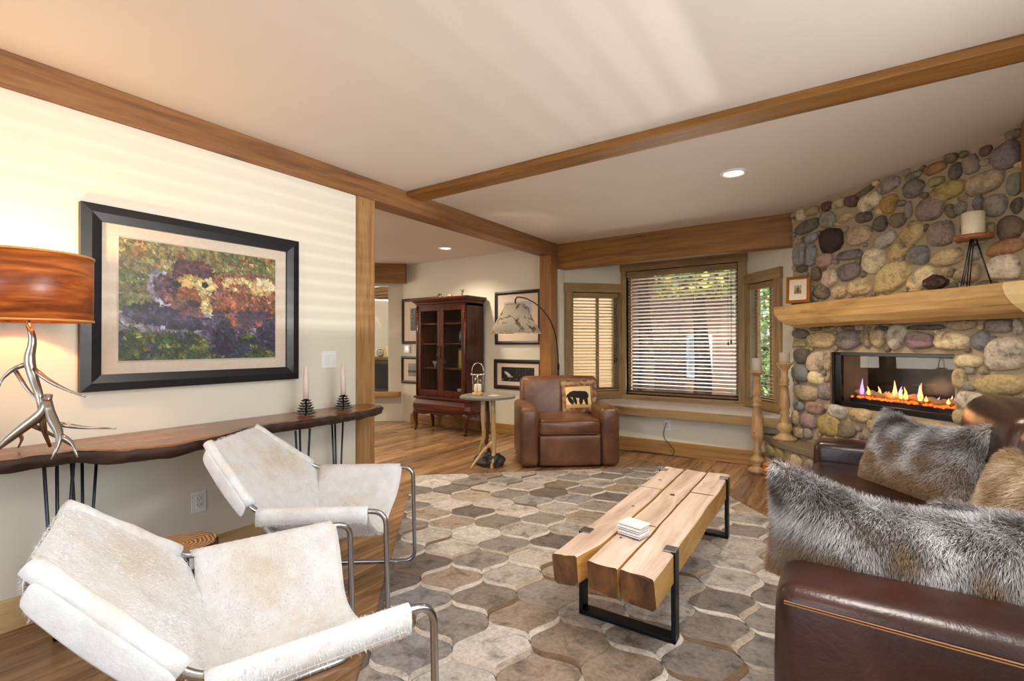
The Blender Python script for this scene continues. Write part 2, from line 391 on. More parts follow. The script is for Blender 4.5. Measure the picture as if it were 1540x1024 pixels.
box('ceiling', 'ceiling', -8.3, 1.15, -2.7, 6.15, H, H + .12, label='smooth off-white plaster ceiling over the whole room', cat='ceiling', **S)
box('wall_left', 'wall', -3.055, -2.905, -2.6, 2.25, 0, H, label='cream painted wall behind the bear painting and live-edge console', cat='wall', **S)
box('wall_back', 'wall', -5.68, -2.90, 5.30, 5.42, 0, H, label='cream painted wall behind the glazed cabinet and small pictures', cat='wall', **S)
box('wall_below_window', 'wall', -2.95, -.30, 5.30, 5.38, 0, .44, label='cream wall below the window seat with a power outlet', cat='wall', **S)
w = MB(); w.box(1.02, 1.14, -2.6, .1, 0, H); w.box(1.02, 1.14, 2.3, 6.0, 0, H); w.box(1.02, 1.14, .1, 2.3, 0, .9); w.box(1.02, 1.14, .1, 2.3, 2.0, H)
w.build('wall_right', 'wall', label='cream wall behind the brown leather sofa', cat='wall', **S)
w = MB(); w.box(-3.05, -2.8, -2.72, -2.6, 0, H); w.box(.2, 1.14, -2.72, -2.6, 0, H); w.box(-2.8, .2, -2.72, -2.6, 2.3, H); w.box(-2.8, .2, -2.72, -2.6, 0, .3)
w.build('wall_front', 'wall', label='cream wall behind the viewer with a wide patio opening', cat='wall', **S)
w = MB(); w.box(-8.3, -8.15, 0, 7.2, 0, H); w.box(-8.3, -3.055, -.1, 0, 0, H)
w.build('wall_hall', 'wall', label='far wall of the hall beyond the timber post', cat='wall', **S)
# angled stub of wall and the pass-through to the next room
def wall_line(name, a, b, z0, z1, th, mat='wall', holes=(), side=1, parent=None, **t):
    """wall from a to b in plan with rectangular holes (u0,u1,z0,z1) measured along it"""
    a, b = Vector(a + (0,)), Vector(b + (0,)); d = (b - a); L = d.length; m = MB()
    us = sorted({0, L} | {h[0] for h in holes} | {h[1] for h in holes})
    for u0, u1 in zip(us, us[1:]):
        hs = [h for h in holes if h[0] <= u0 + 1e-6 and h[1] >= u1 - 1e-6]
        if not hs: m.box(u0, u1, 0, th * side, z0, z1)
        else:
            h = hs[0]; m.box(u0, u1, 0, th * side, z0, h[2]); m.box(u0, u1, 0, th * side, h[3], z1)
    return m.build(name, mat, parent, loc=a, rotz=math.atan2(d.y, d.x), **t)
wall_line('wall_pass_through', (-7.35, 3.93), (-5.68, 5.30), 0, H, .12, holes=((0.3, 1.93, .42, 2.12),), side=1, label='angled cream wall with a pass-through to the next room', cat='wall', **S)
t = thing('trim_1', 'brown timber header across the pass-through at far left', 'beam', (-6.42, 4.60, 0), math.atan2(1.37, 1.67), **S)
box('timber', 'beam_x', -.9, 1.08, -.14, 0, 2.15, H, t, .006)
box('sill', 'base', -.8, .98, -.10, .14, .40, .46, t, .004)
# next room, glimpsed
box('wall_next_room', 'wall', -8.15, -5.2, 7.4, 7.5, 0, H, label='beige wall of the next room, glimpsed past the timber post', cat='wall', **S)
t = thing('trim_2', 'wood ceiling boards of the next room above the pass-through', 'ceiling', (-7.0, 6.45, 2.16), 0, **S)
for k in range(9): box('board', 'beam_x', -1.1, 1.2, -.9 + k * .2, -.715 + k * .2, 0 + .012 * (k % 2), .03 + .012 * (k % 2), t, .003)
t = thing('ledge', 'stone topped ledge in the next room, below its wall', 'ledge', (-7.0, 6.3, -.09), 0)
box('body', plain('smoky_ledge', (92, 84, 76), .3), -1.1, 1.1, -.1, .3, 0.09, 1.0, t, .01); box('top', 'trim_x', -1.12, 1.12, -.14, .34, 1.0, 1.05, t, .006)
box('glass_front', plain('dark_fire_glass', (38, 40, 46), .12), -.9, .9, -.112, -.1, .45, .92, t)
for k, (x, h) in enumerate(((-.02, .20), (.09, .26))):
    MB().lathe([(.035, 0), (.037, .01), (.037, h - .012), (.03, h)], 16).build('candle', 'wax', None, True, loc=(-7.16 + x * 1.2, 6.26, .96), label=('shorter' if k == 0 else 'taller') + ' white candle on the ledge seen through the pass-through', cat='candle', group='candles on the far ledge')
t = thing('mantel_clock', 'small round white clock on the far ledge beside candles', 'clock', (-7.31, 6.24, .96), math.radians(40))
MB().lathe([(.0, -.02), (.07, -.02), (.075, 0), (.07, .02), (0, .02)], 24, caps=False).build('case', 'silver', t, True).rotation_euler = (PI / 2, 0, 0)
t.children[0].location = (0, 0, .078)
o = MB().lathe([(0, .021), (.058, .021), (.058, .024), (0, .024)], 24, caps=False).build('dial', 'plastic', t, True); o.rotation_euler = (PI / 2, 0, 0); o.location = (0, 0, .078)
m = MB(); m.box(-.004, .004, -.032, -.027, .075, .125); m.box(-.03, 0, -.032, -.027, .075, .082); m.build('hand', 'plug', t)
light('next_room_lamp', 'POINT', (-6.6, 6.6, 1.9), (0, 0, 0), 22, (1, .82, .6), shadow_soft_size=.1)
t = thing('wall_screen', 'dark upright panel on the beige wall of the next room', 'screen', (-8.05, 7.38, .95))
box('panel', 'frame_black', -.25, .35, -.05, 0, 0, .8, t, .01); box('bezel', 'plug', -.22, .32, -.054, -.05, .03, .77, t)
# timber frame
box('trim_3', 'beam_y', -3.06, -2.885, -2.6, 5.24, 2.285, H, bevel=.006, label='long rough-sawn ceiling beam above the bear painting', cat='beam', **S)
box('trim_4', 'post', -3.06, -2.885, 2.25, 2.41, 0, 2.285, bevel=.006, label='rough wooden post at the end of the console wall', cat='post', **S)
box('trim_5', 'beam_x', -2.885, 1.02, 2.73, 2.905, 2.395, H, bevel=.006, label='shallow ceiling beam crossing the room', cat='beam', **S)
box('trim_6', 'post2', -3.05, -2.885, 5.08, 5.24, 0, 2.285, bevel=.006, label='orange brown corner post between pictures and bay window', cat='post', **S)
box('trim_7', 'beam_x', -2.885, -.30, 5.24, 5.38, 2.13, H, bevel=.006, label='deep wooden header beam above the bay window', cat='beam', **S)
box('trim_8', 'post2', .845, 1.02, 3.64, 3.84, 2.05, H, bevel=.006, label='wooden bracket post end at the right of the stone chimney', cat='post', **S)
# bay
LA, LB = (-2.885, 5.36), (-2.33, 5.95); RA, RB = (-.87, 5.95), (-.30, 5.27)
def plen(a, b): return math.hypot(b[0] - a[0], b[1] - a[1])
wall_line('wall_bay_left', LA, LB, 0, H, .1, holes=((.13, .76, .6, 1.86),), label='cream angled wall at the left of the bay window', cat='wall', **S)
wall_line('wall_bay_back', (-2.33, 5.95), (-.87, 5.95), 0, H, .1, holes=((.06, 1.38, .56, 2.13),), label='wall around the big bay window', cat='wall', **S)
wall_line('wall_bay_right', RA, RB, 0, H, .1, holes=((.07, .52, .6, 1.86),), label='cream angled wall at the right of the bay window', cat='wall', **S)
box('wall_bay_jamb', 'wall', -2.93, -2.86, 5.24, 5.42, .44, 2.13, label='narrow white jamb beside the corner post', cat='wall', **S)
# window seat
w = MB(); w.prism([(-2.9, 5.20), (-.42, 5.12), (-.24, 5.30), (-.87, 6.0), (-2.33, 6.0), (-2.9, 5.42)], .455, .50)
w.build('window_seat', 'ledge', label='long stone-topped window seat shelf under the bay blinds', cat='shelf', kind='structure', bevel=.004)
w = MB(); w.prism([(-2.9, 5.185), (-.41, 5.105), (-.41, 5.135), (-2.9, 5.215)], .415, .502)
w.build('wood_edge', 'trim_x', bpy.data.objects['window_seat'], bevel=.004)
# windows: casing, sash, glass; and the blinds
def window(i, label, loc, rz, w, z0, z1, trim, top, bot):
    t = thing('window_%d' % i, label, 'window', (loc[0], loc[1], 0), rz, kind='structure')
    tl, tr = trim
    box('casing', 'trim_z', -tl, 0, -.03, .01, z0 - bot, z1 + top, t, .004); box('casing', 'trim_z', w, w + tr, -.03, .01, z0 - bot, z1 + top, t, .004)
    box('head_casing', 'trim_x', -tl - .012, w + tr + .012, -.036, .012, z1 + .0, z1 + top + .012, t, .004)
    box('sill_casing', 'trim_x', -tl, w + tr, -.036, .012, z0 - bot, z0, t, .004)
    m = MB()
    m.box(0, w, .06, .10, z0, z0 + .045); m.box(0, w, .06, .10, z1 - .045, z1); m.box(0, .04, .06, .10, z0, z1); m.box(w - .04, w, .06, .10, z0, z1)
    if w < .7: m.box(w * .56, w * .56 + .035, .06, .10, z0, z1)
    m.build('sash', 'trim_z', t, bevel=.003)
    m = MB(); m.box(0, w, -.0, .1, z0 - .02, z0); m.box(0, w, 0, .1, z1, z1 + .02); m.box(-.015, 0, 0, .1, z0, z1); m.box(w, w + .015, 0, .1, z0, z1); m.build('jamb', 'trim_z', t)
    box('pane', 'glass', .03, w - .03, .078, .082, z0 + .03, z1 - .03, t)
    return t
def blind(label, loc, rz, w, z0, z1, mat, tilt, pitch, valance, cord=.9):
    t = thing('wooden_blind', label, 'blind', (loc[0], loc[1], 0), rz, group='slatted wooden blinds in the bay')
    box('valance', 'trim_x', .004, w - .004, -.012, .0, z1 - valance, z1 - .002, t, .003)
    box('headrail', 'trim_x', .01, w - .01, .004, .05, z1 - .045, z1 - .005, t)
    me = None; z = z0 + .03; c, s_ = math.cos(tilt), math.sin(tilt); d = .025
    m = MB(); m.box(.008, w - .008, -d, d, -.0014, .0014, Matrix.Rotation(tilt, 3, 'X').to_4x4())
    me = bpy.data.meshes.new('slat'); me.from_pydata(m.v, [], m.f); me.materials.append(M[mat])
    while z < z1 - valance + .03:
        o = bpy.data.objects.new('slat', me); COL.objects.link(o); o.parent = t; o.location = (0, .028, z); z += pitch
    box('bottom_rail', mat, .006, w - .006, .004, .052, z0 + .001, z0 + .016, t, .002)
    m = MB()
    for x in ([.06, w - .06] if w < .7 else [.07, w * .5, w - .07]):
        for y in (.001, .055): m.tube([(x, y, z0 + .016), (x, y, z1 - .04)], .0011, 5)
    m.build('ladder_cord', mat, t)
    if cord:
        x = w - .1 if w > .7 else w * .9
        m = MB(); m.tube([(x, -.016, z1 - valance), (x, -.018, z1 - cord)], .0016, 5); m.tube([(x + .03, -.016, z1 - valance), (x + .03, -.018, z1 - cord + .02)], .0016, 5); m.build('pull_cord', 'plug', t)
        m = MB()
        for dx, dz in ((0, 0), (.03, .02)): m.lathe([(.003, 0), (.009, -.008), (.008, -.035), (.002, -.045)], 8, (x + dx, -.018, z1 - cord + dz))
        m.build('tassel', 'bronze', t)
    return t
az = lambda a, b: math.atan2(b[1] - a[1], b[0] - a[0])
def along(a, b, u): d = plen(a, b); return (a[0] + (b[0] - a[0]) * u / d, a[1] + (b[1] - a[1]) * u / d)
window(1, 'large central bay window in a pale wood casing', along((-2.33, 5.95), (-.87, 5.95), .06), 0, 1.32, .56, 2.13, (.065, .09), .09, .07)
window(2, 'narrow angled window left of the central bay window', along(LA, LB, .13), az(LA, LB), .63, .6, 1.86, (.10, .06), .10, .09)
window(3, 'narrow angled window right of the central bay window, by the chimney', along(RA, RB, .07), az(RA, RB), .45, .6, 1.86, (.07, .10), .10, .09)
blind('wide brown slatted blind across the central bay window', along((-2.33, 5.95), (-.87, 5.95), .065), 0, 1.31, .575, 2.125, 'slat', math.radians(-20), .0445, .075)
blind('narrow pale slatted blind in the left angled window', along(LA, LB, .135), az(LA, LB), .62, .605, 1.855, 'slat_l', math.radians(-9), .040, .06, .85)
blind('narrow pale slatted blind in the right angled window', along(RA, RB, .075), az(RA, RB), .44, .605, 1.855, 'slat_l', math.radians(-1), .040, .06, 0)
# unseen blind in the right wall's window, throws the stripes on the left wall
blind('wide slatted blind in the window behind the sofa', (1.03, 2.29), -PI / 2, 2.18, .91, 1.99, 'slat_l', math.radians(-14), .045, .05, 0)
# baseboards
box('baseboard_back', 'base', -5.5, -2.97, 5.278, 5.30, 0, .135, bevel=.004, label='wooden baseboard behind the cabinet', cat='baseboard', **S)
box('baseboard_window', 'base', -2.885, -.5, 5.278, 5.30, 0, .145, bevel=.004, label='wooden baseboard below the window seat', cat='baseboard', **S)
box('baseboard_left', 'base_y', -2.905, -2.885, -2.6, 2.25, 0, .135, bevel=.004, label='pale knotty baseboard along the console wall', cat='baseboard', **S)

# ================================================================== FIREPLACE  (local x along the face, y into the wall)
fpx = thing('stone_fireplace', 'corner chimney of rounded river stones around a linear gas fire', 'fireplace', (-.358, 5.158, 0), -PI / 4)
X0, X1, Z0, Z1 = .422, 1.372, .688, 1.134
m = MB(); m.box(0, X0, 0, .5, 0, H); m.box(X1, 1.92, 0, .1, 0, H); m.box(X0, X1, 0, .12, 0, Z0); m.box(X0, X1, 0, .12, Z1, H)
m.build('mortar_face', 'mortar', fpx)
ST="0.112 2.367 0.091 0.106 0 pb;0.229 2.371 0.15 0.077 0 ol;0.385 2.37 0.1 0.075 0 mr;0.511 2.359 0.131 0.08 0 be;0.633 2.342 0.106 0.093 0 mr;0.75 2.388 0.149 0.045 15 db;0.787 2.287 0.171 0.127 20 lb;0.95 2.229 0.116 0.122 0 oo;0.942 2.368 0.165 0.1 10 gy;1.12 2.286 0.149 0.116 0 gp;1.125 2.376 0.115 0.054 15 gg;1.267 2.377 0.13 0.072 5 ru;1.273 2.287 0.093 0.065 0 ol;1.392 2.313 0.074 0.107 -10 dg;1.481 2.324 0.081 0.122 10 gb;1.561 2.378 0.062 0.059 0 bd;1.665 2.308 0.144 0.143 10 gp;1.549 2.185 0.191 0.131 0 bb;1.344 2.202 0.201 0.115 10 oy;1.234 2.118 0.177 0.158 0 pg;1.609 2.031 0.109 0.129 0 gy;1.706 2.128 0.07 0.124 0 gg;1.714 2.001 0.055 0.09 0 dg;1.68 1.879 0.123 0.125 0 bd;1.568 1.9 0.077 0.071 0 ol;1.656 1.77 0.183 0.086 5 rt;1.65 1.652 0.154 0.138 0 cg;1.3 1.931 0.152 0.161 0 pg;1.335 1.766 0.184 0.105 0 tn;1.491 1.766 0.073 0.091 0 lg;1.46 1.643 0.142 0.11 0 be;1.158 1.815 0.129 0.132 0 bg;1.066 1.928 0.279 0.145 42 yb;0.956 1.687 0.275 0.2 30 yb;0.816 1.837 0.168 0.2 -10 lb;0.906 1.969 0.168 0.104 20 lg;0.688 2.054 0.223 0.146 5 be;0.608 1.915 0.214 0.078 0 gp;0.603 1.782 0.188 0.133 10 gp;0.702 1.645 0.184 0.122 5 tn;0.516 1.627 0.14 0.099 0 tn;0.42 1.757 0.141 0.139 0 pb;0.432 2.07 0.224 0.193 0 vd;0.365 1.914 0.151 0.108 0 pk;0.231 1.983 0.103 0.18 0 bg;0.098 2.016 0.141 0.203 0 bg;0.232 2.136 0.129 0.082 0 bg;0.178 2.245 0.253 0.108 10 dg;0.404 2.249 0.142 0.132 0 gg;0.583 2.227 0.154 0.066 0 tn;0.74 2.187 0.125 0.083 0 dg;0.876 2.1 0.102 0.109 0 dg;1.011 2.095 0.115 0.101 -20 db;1.084 2.145 0.052 0.11 0 gy;1.172 1.651 0.203 0.114 35 cr;0.115 1.881 0.124 0.062 0 dg;0.278 1.813 0.094 0.119 0 db;0.339 1.654 0.143 0.125 0 gb;1.62 2.238 0.059 0.047 0 gb;1.418 2.066 0.068 0.075 0 gg;1.712 1.776 0.055 0.068 0 ru;1.517 2.069 0.053 0.096 0 gp;1.361 2.063 0.058 0.101 20 db;1.451 1.928 0.066 0.074 0 db;1.023 1.79 0.057 0.084 0 gy;0.099 1.292 0.182 0.085 0 dg;0.264 1.333 0.126 0.041 0 db;0.406 1.328 0.128 0.046 0 ol;0.585 1.329 0.126 0.038 0 db;0.694 1.329 0.077 0.04 0 be;0.87 1.315 0.109 0.035 0 dg;1.195 1.314 0.232 0.037 0 dg;0.08 1.204 0.151 0.057 0 ol;0.327 1.235 0.282 0.127 0 tn;0.597 1.235 0.233 0.154 0 gp;0.749 1.241 0.073 0.127 10 be;0.851 1.244 0.113 0.129 -15 tn;0.992 1.255 0.138 0.172 -40 lg;1.156 1.225 0.188 0.118 0 mv;1.352 1.22 0.197 0.109 -8 cr;1.415 1.322 0.175 0.062 0 be;1.623 1.309 0.137 0.079 0 gy;1.526 1.221 0.1 0.108 10 bg;1.651 1.141 0.198 0.19 5 cg;1.713 1.3 0.041 0.09 0 lg;1.455 1.092 0.145 0.079 0 cr;1.408 0.978 0.077 0.115 0 tn;1.62 0.958 0.266 0.122 2 yb;1.47 0.841 0.163 0.12 0 cg;1.648 0.842 0.169 0.09 0 db;1.414 0.736 0.084 0.089 0 tn;1.533 0.741 0.085 0.06 0 yb;0.109 1.093 0.181 0.127 0 dg;0.268 1.041 0.172 0.17 10 pb;0.09 0.939 0.178 0.163 0 bg;0.263 0.906 0.152 0.112 -20 cr;0.384 1.058 0.06 0.157 0 be;0.151 0.766 0.262 0.136 0 be;0.356 0.788 0.101 0.13 0 gp;0.078 0.64 0.115 0.092 0 bg;0.258 0.642 0.186 0.099 0 pk;0.488 0.64 0.17 0.1 -10 lg;0.031 0.527 0.08 0.136 0 tn;0.182 0.518 0.186 0.125 0 mv;0.402 0.517 0.227 0.164 5 oy;0.694 0.641 0.191 0.098 0 tn;0.57 0.505 0.163 0.117 10 gb;0.058 0.389 0.139 0.096 0 tn;0.177 0.407 0.101 0.1 0 gy;1.118 0.645 0.135 0.068 0 pk;1.241 0.642 0.176 0.066 0 tn;0.825 0.571 0.127 0.103 0 be;0.955 0.65 0.118 0.078 0 gp;0.776 0.481 0.098 0.06 0 gy;0.925 0.531 0.135 0.086 0 tn;1.069 0.544 0.125 0.083 0 gb;1.215 0.558 0.127 0.073 0 be;1.338 0.582 0.106 0.076 0 gy;0.389 0.375 0.159 0.082 0 be;0.245 0.329 0.127 0.068 0 db;0.666 0.422 0.138 0.062 0 ol;1.466 1.034 0.054 0.044 0 gy;1.54 1.038 0.052 0.048 0 be;1.465 0.936 0.065 0.061 0 gy;1.532 0.643 0.104 0.072 0 gp;1.638 0.72 0.087 0.104 0 be;1.714 0.8 0.055 0.09 0 tn;1.441 0.626 0.077 0.086 0 bg;1.592 1.204 0.04 0.082 0 gy"
SC={'pb': (190, 165, 140), 'ol': (140, 122, 75), 'mr': (95, 60, 50), 'be': (160, 138, 105), 'db': (105, 88, 65), 'lb': (182, 165, 130), 'oo': (165, 125, 50), 'gy': (128, 115, 105), 'gp': (112, 100, 98), 'ru': (130, 88, 55), 'dg': (88, 78, 68), 'gb': (120, 105, 85), 'bb': (150, 128, 100), 'oy': (150, 128, 65), 'pg': (125, 108, 98), 'gg': (120, 118, 98), 'bd': (98, 78, 60), 'tn': (175, 148, 105), 'lg': (165, 155, 140), 'bg': (120, 118, 118), 'cr': (205, 180, 135), 'yb': (175, 150, 95), 'vd': (55, 35, 28), 'pk': (150, 115, 100), 'cg': (190, 172, 150), 'mv': (140, 110, 108), 'rt': (160, 112, 65)}

SKIND = {k: tuple(lin([min(250, (x * .8 + sum(v) / 3 * .2) * 1.2 + 8) for x in v])) for k, v in SC.items()}
def stone_mesh(W_, H_, ang, r, th=None, n=14):
    """domed pebble with an irregular outline standing proud of the mortar, facing -y"""
    ph = [r.random() * 6.28 for _ in range(4)]; e = r.uniform(2.1, 3.4); am = r.uniform(.03, .08); V = []; th = th or min(W_, H_) * .32 + .008
    th = min(th, .045); ca, sa = math.cos(ang), math.sin(ang)
    rings = [(1.0, .004), (.985, -.35), (.88, -.72), (.62, -.94), (.28, -1.0)]
    for s_, d in rings:
        for j in range(n):
            t = 2 * PI * j / n; c, q = math.cos(t), math.sin(t)
            k = (abs(c) ** e + abs(q) ** e) ** (-1 / e) * (1 + am * math.sin(2 * t + ph[0]) + am * .8 * math.sin(3 * t + ph[1]) + am * .4 * math.sin(5 * t + ph[2]))
            x, z = c * k * s_ * W_ / 2, q * k * s_ * H_ / 2
            y = d * th if d < 0 else d
            y -= th * .12 * math.sin(7 * x / W_ + ph[3]) * (d < 0)
            V.append((x * ca - z * sa, y, x * sa + z * ca))
    F = [(i * n + j, i * n + (j + 1) % n, (i + 1) * n + (j + 1) % n, (i + 1) * n + j) for i in range(len(rings) - 1) for j in range(n)]
    F.append(tuple(range((len(rings) - 1) * n, len(rings) * n)))
    me = bpy.data.meshes.new('stone'); me.from_pydata(V, [], F); me.materials.append(M['stone']); me.polygons.foreach_set('use_smooth', [True] * len(F)); return me
def stone(x, z, W_, H_, ang, col, r, y=0, rot=0, parent=fpx):
    o = bpy.data.objects.new('stone', stone_mesh(W_, H_, ang, r)); COL.objects.link(o); o.parent = parent; o.location = (x, y, z); o.rotation_euler.z = rot
    q = r.uniform(.9, 1.22); c = [max(0, v * q) for v in col[:3]]; o.color = (*c, 1); return o
sr = random.Random(11); placed = []
for ent in ST.split(';'):
    a = ent.split(); x, z, w_, h_, an = map(float, a[:5]); placed.append((x, z, w_ / 2, h_ / 2))
    stone(x, z, w_ * 1.07, h_ * 1.07, math.radians(an), SKIND[a[5]], sr)
# pebbles that fill what is left between the big stones
keys = ['gy', 'be', 'db', 'tn', 'gb', 'pg', 'ol', 'bb']
def free(x, z, rad):
    if X0 - rad - .01 < x < X1 + rad + .01 and Z0 - rad < z < Z1 + rad: return False
    return all(((x - a) / (p + rad * 1.02)) ** 2 + ((z - b) / (q + rad * 1.02)) ** 2 > 1 for a, b, p, q in placed)
for rad, tries in ((.07, 500), (.055, 700), (.04, 1200), (.028, 2600), (.02, 2600)):
    for _ in range(tries):
        x, z = sr.uniform(.015, 1.88), sr.uniform(.36, 2.42)
        if len(placed) < 292 and free(x, z, rad):
            placed.append((x, z, rad, rad * .85)); stone(x, z, rad * 2, rad * 1.7, sr.uniform(-.6, .6), SKIND[sr.choice(keys)], sr)
m = MB()   # return face of the chimney towards the bay
for k in range(26):
    z = .4 + k * .078
    me = stone_mesh(.11, .08, 0, sr); q = Matrix.Rotation(-PI / 2, 4, 'Z') @ Matrix.Identity(4)
    m.add([(q @ v.co) + Vector((.004, .06 + (k % 2) * .03, z)) for v in me.vertices], [tuple(p.vertices) for p in me.polygons])
me = bpy.data.meshes.new('side_stones'); me.from_pydata(m.v, [], m.f); link('side_stones', me, 'stone', fpx, True, kind='stuff').color = (*SKIND['bg'][:3], 1)
# hearth
m = MB(); m.prism([(-.30, -.10), (-.24, -.15), (.185, -.27), (1.0, -.27), (1.0, .0), (0, 0), (-.14, .14), (-.28, .02)], .275, .33)
m.build('hearth_slab', plain('hearth_slab_stone', (128, 112, 92), .8, bump=.6, bs=14), fpx, bevel=.008)
m = MB(); m.prism([(-.27, -.09), (-.22, -.12), (.19, -.235), (.98, -.235), (.98, -.001), (0, -.001), (-.13, .13), (-.26, .02)], 0, .275); m.build('hearth_core', 'mortar', fpx)
for r_, z in ((0, .07), (1, .2)):
    x = .26 + .05 * r_
    while x < .95:
        w_ = sr.uniform(.12, .2); stone(x + w_ / 2 - .06, z, w_, .12, 0, SKIND[sr.choice(keys)], sr, y=-.235); x += w_ + .012
    for (px, py, ro) in ((-.13, -.145, -.27), (.06, -.2, -.27)):
        stone(px + .03 * r_, z, .17, .12, 0, SKIND[sr.choice(['ol', 'gg', 'db', 'gb'])], sr, y=py, rot=ro)
# linear gas fire
def parts_firebox():
    D = .36
    m = MB(); m.box(X0 - .01, X1 + .03, .06, D, Z0 - .02, Z0 + .01); m.box(X0 - .01, X1 + .03, .06, D, Z1, Z1 + .02); m.box(X0 - .02, X0, .0, D, Z0, Z1); m.box(X1 + .01, X1 + .03, .0, D, Z0, Z1); m.box(X0, X1 + .02, D, D + .02, Z0, Z1)
    m.build('firebox', plain('black_firebox', (12, 11, 11), .3), fpx)
    m = MB(); m.box(X0, X0 + .07, .02, .05, Z0, Z1); m.box(X1 - .01, X1 + .02, .02, .05, Z0, Z1); m.box(X0, X1, .02, .05, Z0, Z0 + .045); m.box(X0, X1, .02, .05, Z1 - .03, Z1)
    m.build('fire_surround', plain('black_enamel', (14, 14, 16), .22), fpx, bevel=.004)
    box('glass_front', 'glass', X0 + .07, X1 - .01, .032, .036, Z0 + .045, Z1 - .03, fpx)
    m = MB(); m.box(X0 + .08, X1 - .02, .10, .30, Z0 + .01, Z0 + .075); m.build('burner_tray', 'blackm', fpx)
    r = random.Random(5); bed = MB()
    for k in range(240):
        x, y, q = r.uniform(X0 + .09, X1 - .03), r.uniform(.09, .31), r.uniform(.006, .013)
        bed.lathe([(0, -q), (q * .8, -q * .5), (q, 0), (q * .7, q * .6), (0, q)], 6, (x, y, Z0 + .08), False)
    bed.build('glass_embers', emit('ember_glow', (255, 110, 30), .9), fpx, kind='stuff')
    for k, (x, y, L, a) in enumerate([(.56, .2, .2, .1), (.74, .17, .22, -.2), (.93, .21, .24, .12), (1.1, .18, .22, -.1), (1.26, .2, .17, .25), (.84, .25, .3, .05)]):
        P = [Vector((x - L / 2 + L * i / 7, y + math.sin(a) * (L * i / 7 - L / 2), Z0 + .105 + .012 * math.sin(i * 1.7 + k))) for i in range(8)]
        MB().tube(P, [.014, .022, .024, .02, .024, .025, .021, .015], 9).build('ceramic_log', plain('fire_log_ceramic', (176, 136, 88), .9, bump=.7, bs=30), fpx, True)
    fl_or, fl_bl = emit('flame_orange', (255, 168, 96), 2.0), emit('flame_violet', (150, 130, 240), 1.5)
    for k in range(17):
        x = X0 + .13 + k * .047 + r.uniform(-.01, .01); h = r.choice([.04, .05, .07, .09, .11]) if k % 5 else .13; y = r.uniform(.15, .26)
        w_ = .009 + h * .055; q = r.uniform(-.02, .02)
        MB().tube([(x, y, Z0 + .10), (x + q * .3, y, Z0 + .10 + h * .25), (x + q * .2, y, Z0 + .10 + h * .6), (x + q, y, Z0 + .1 + h)], [w_ * .7, w_, w_ * .5, .0008], 8).build('flame', fl_or if k % 3 else fl_bl, fpx, True)
parts_firebox()
light('fire_glow', 'POINT', (.34, 4.66, .84), (0, 0, 0), 1.5, (1, .5, .2), shadow_soft_size=.08)
# mantel
mt = thing('log_mantel', 'thick half-log wooden mantel shelf with scooped ends', 'mantel', (-.358, 5.158, 0), -PI / 4)
M['mantel'] = wood('honey_log', (128, 92, 50), (184, 144, 88), (208, 172, 118), 'x', .8, .5, .35, stretch=9)
prof = [(0, 1.352), (-.12, 1.346), (-.185, 1.372), (-.213, 1.42), (-.222, 1.47), (-.216, 1.52), (-.20, 1.543), (-.1, 1.546), (0, 1.546)]
def logpart(name, sa, sb, mat, dy=0, amp=1):
    m = MB(); n = 26; R = []
    for (y, z) in prof:
        k = (z - 1.346) / .2
        a, b = sa(k), sb(k)
        R.append([(a + (b - a) * i / n, y + dy + amp * .008 * mnoise.noise(Vector((i * .33, z * 5, y))) * (y < -.05), z + amp * .006 * mnoise.noise(Vector((i * .25, y * 3, 7)))) for i in range(n + 1)])
    m.grid(R); b_ = n + 1; e0 = len(m.v)
    m.f.append(tuple(q * b_ for q in range(len(prof)))); m.f.append(tuple(q * b_ + n for q in range(len(prof)))[::-1]); m.f.append((0, n, (len(prof) - 1) * b_ + n, (len(prof) - 1) * b_)) if False else None
    return m.build(name, mat, mt, smooth=False)
logpart('log', lambda k: .17 * (1 - k) ** 2.0, lambda k: 1.775 + .10 * (1 - k) ** 1.6, 'mantel')
logpart('end_block', lambda k: 1.782 + .10 * (1 - k) ** 1.6, lambda k: 1.93, plain('pale_cut_wood', (236, 206, 150), .5), -.012, 0)

# ================================================================== CEILING DOWNLIGHTS
for x, y, lab in ((-.631, 3.776, 'recessed ceiling downlight in front of the bay window'), (-4.185, 4.63, 'recessed ceiling downlight in the hall above the cabinet')):
    t = thing('downlight', lab, 'ceiling light', (x, y, H), 0, 'recessed downlights')
    MB().lathe([(.095, .0), (.095, -.006), (.075, -.012), (.062, -.004), (.062, 0)], 32, caps=False).build('trim_ring', 'plastic', t, True)
    MB().lathe([(0, -.003), (.061, -.003), (.061, -.001), (0, -.001)], 24, caps=False).build('lens', emit('downlight_lens', (255, 236, 205), 6), t)
    light('downlight_beam', 'SPOT', (x, y, H - .03), (0, 0, 0), 70, (1, .86, .66), spot_size=2.4, spot_blend=.8, shadow_soft_size=.05)

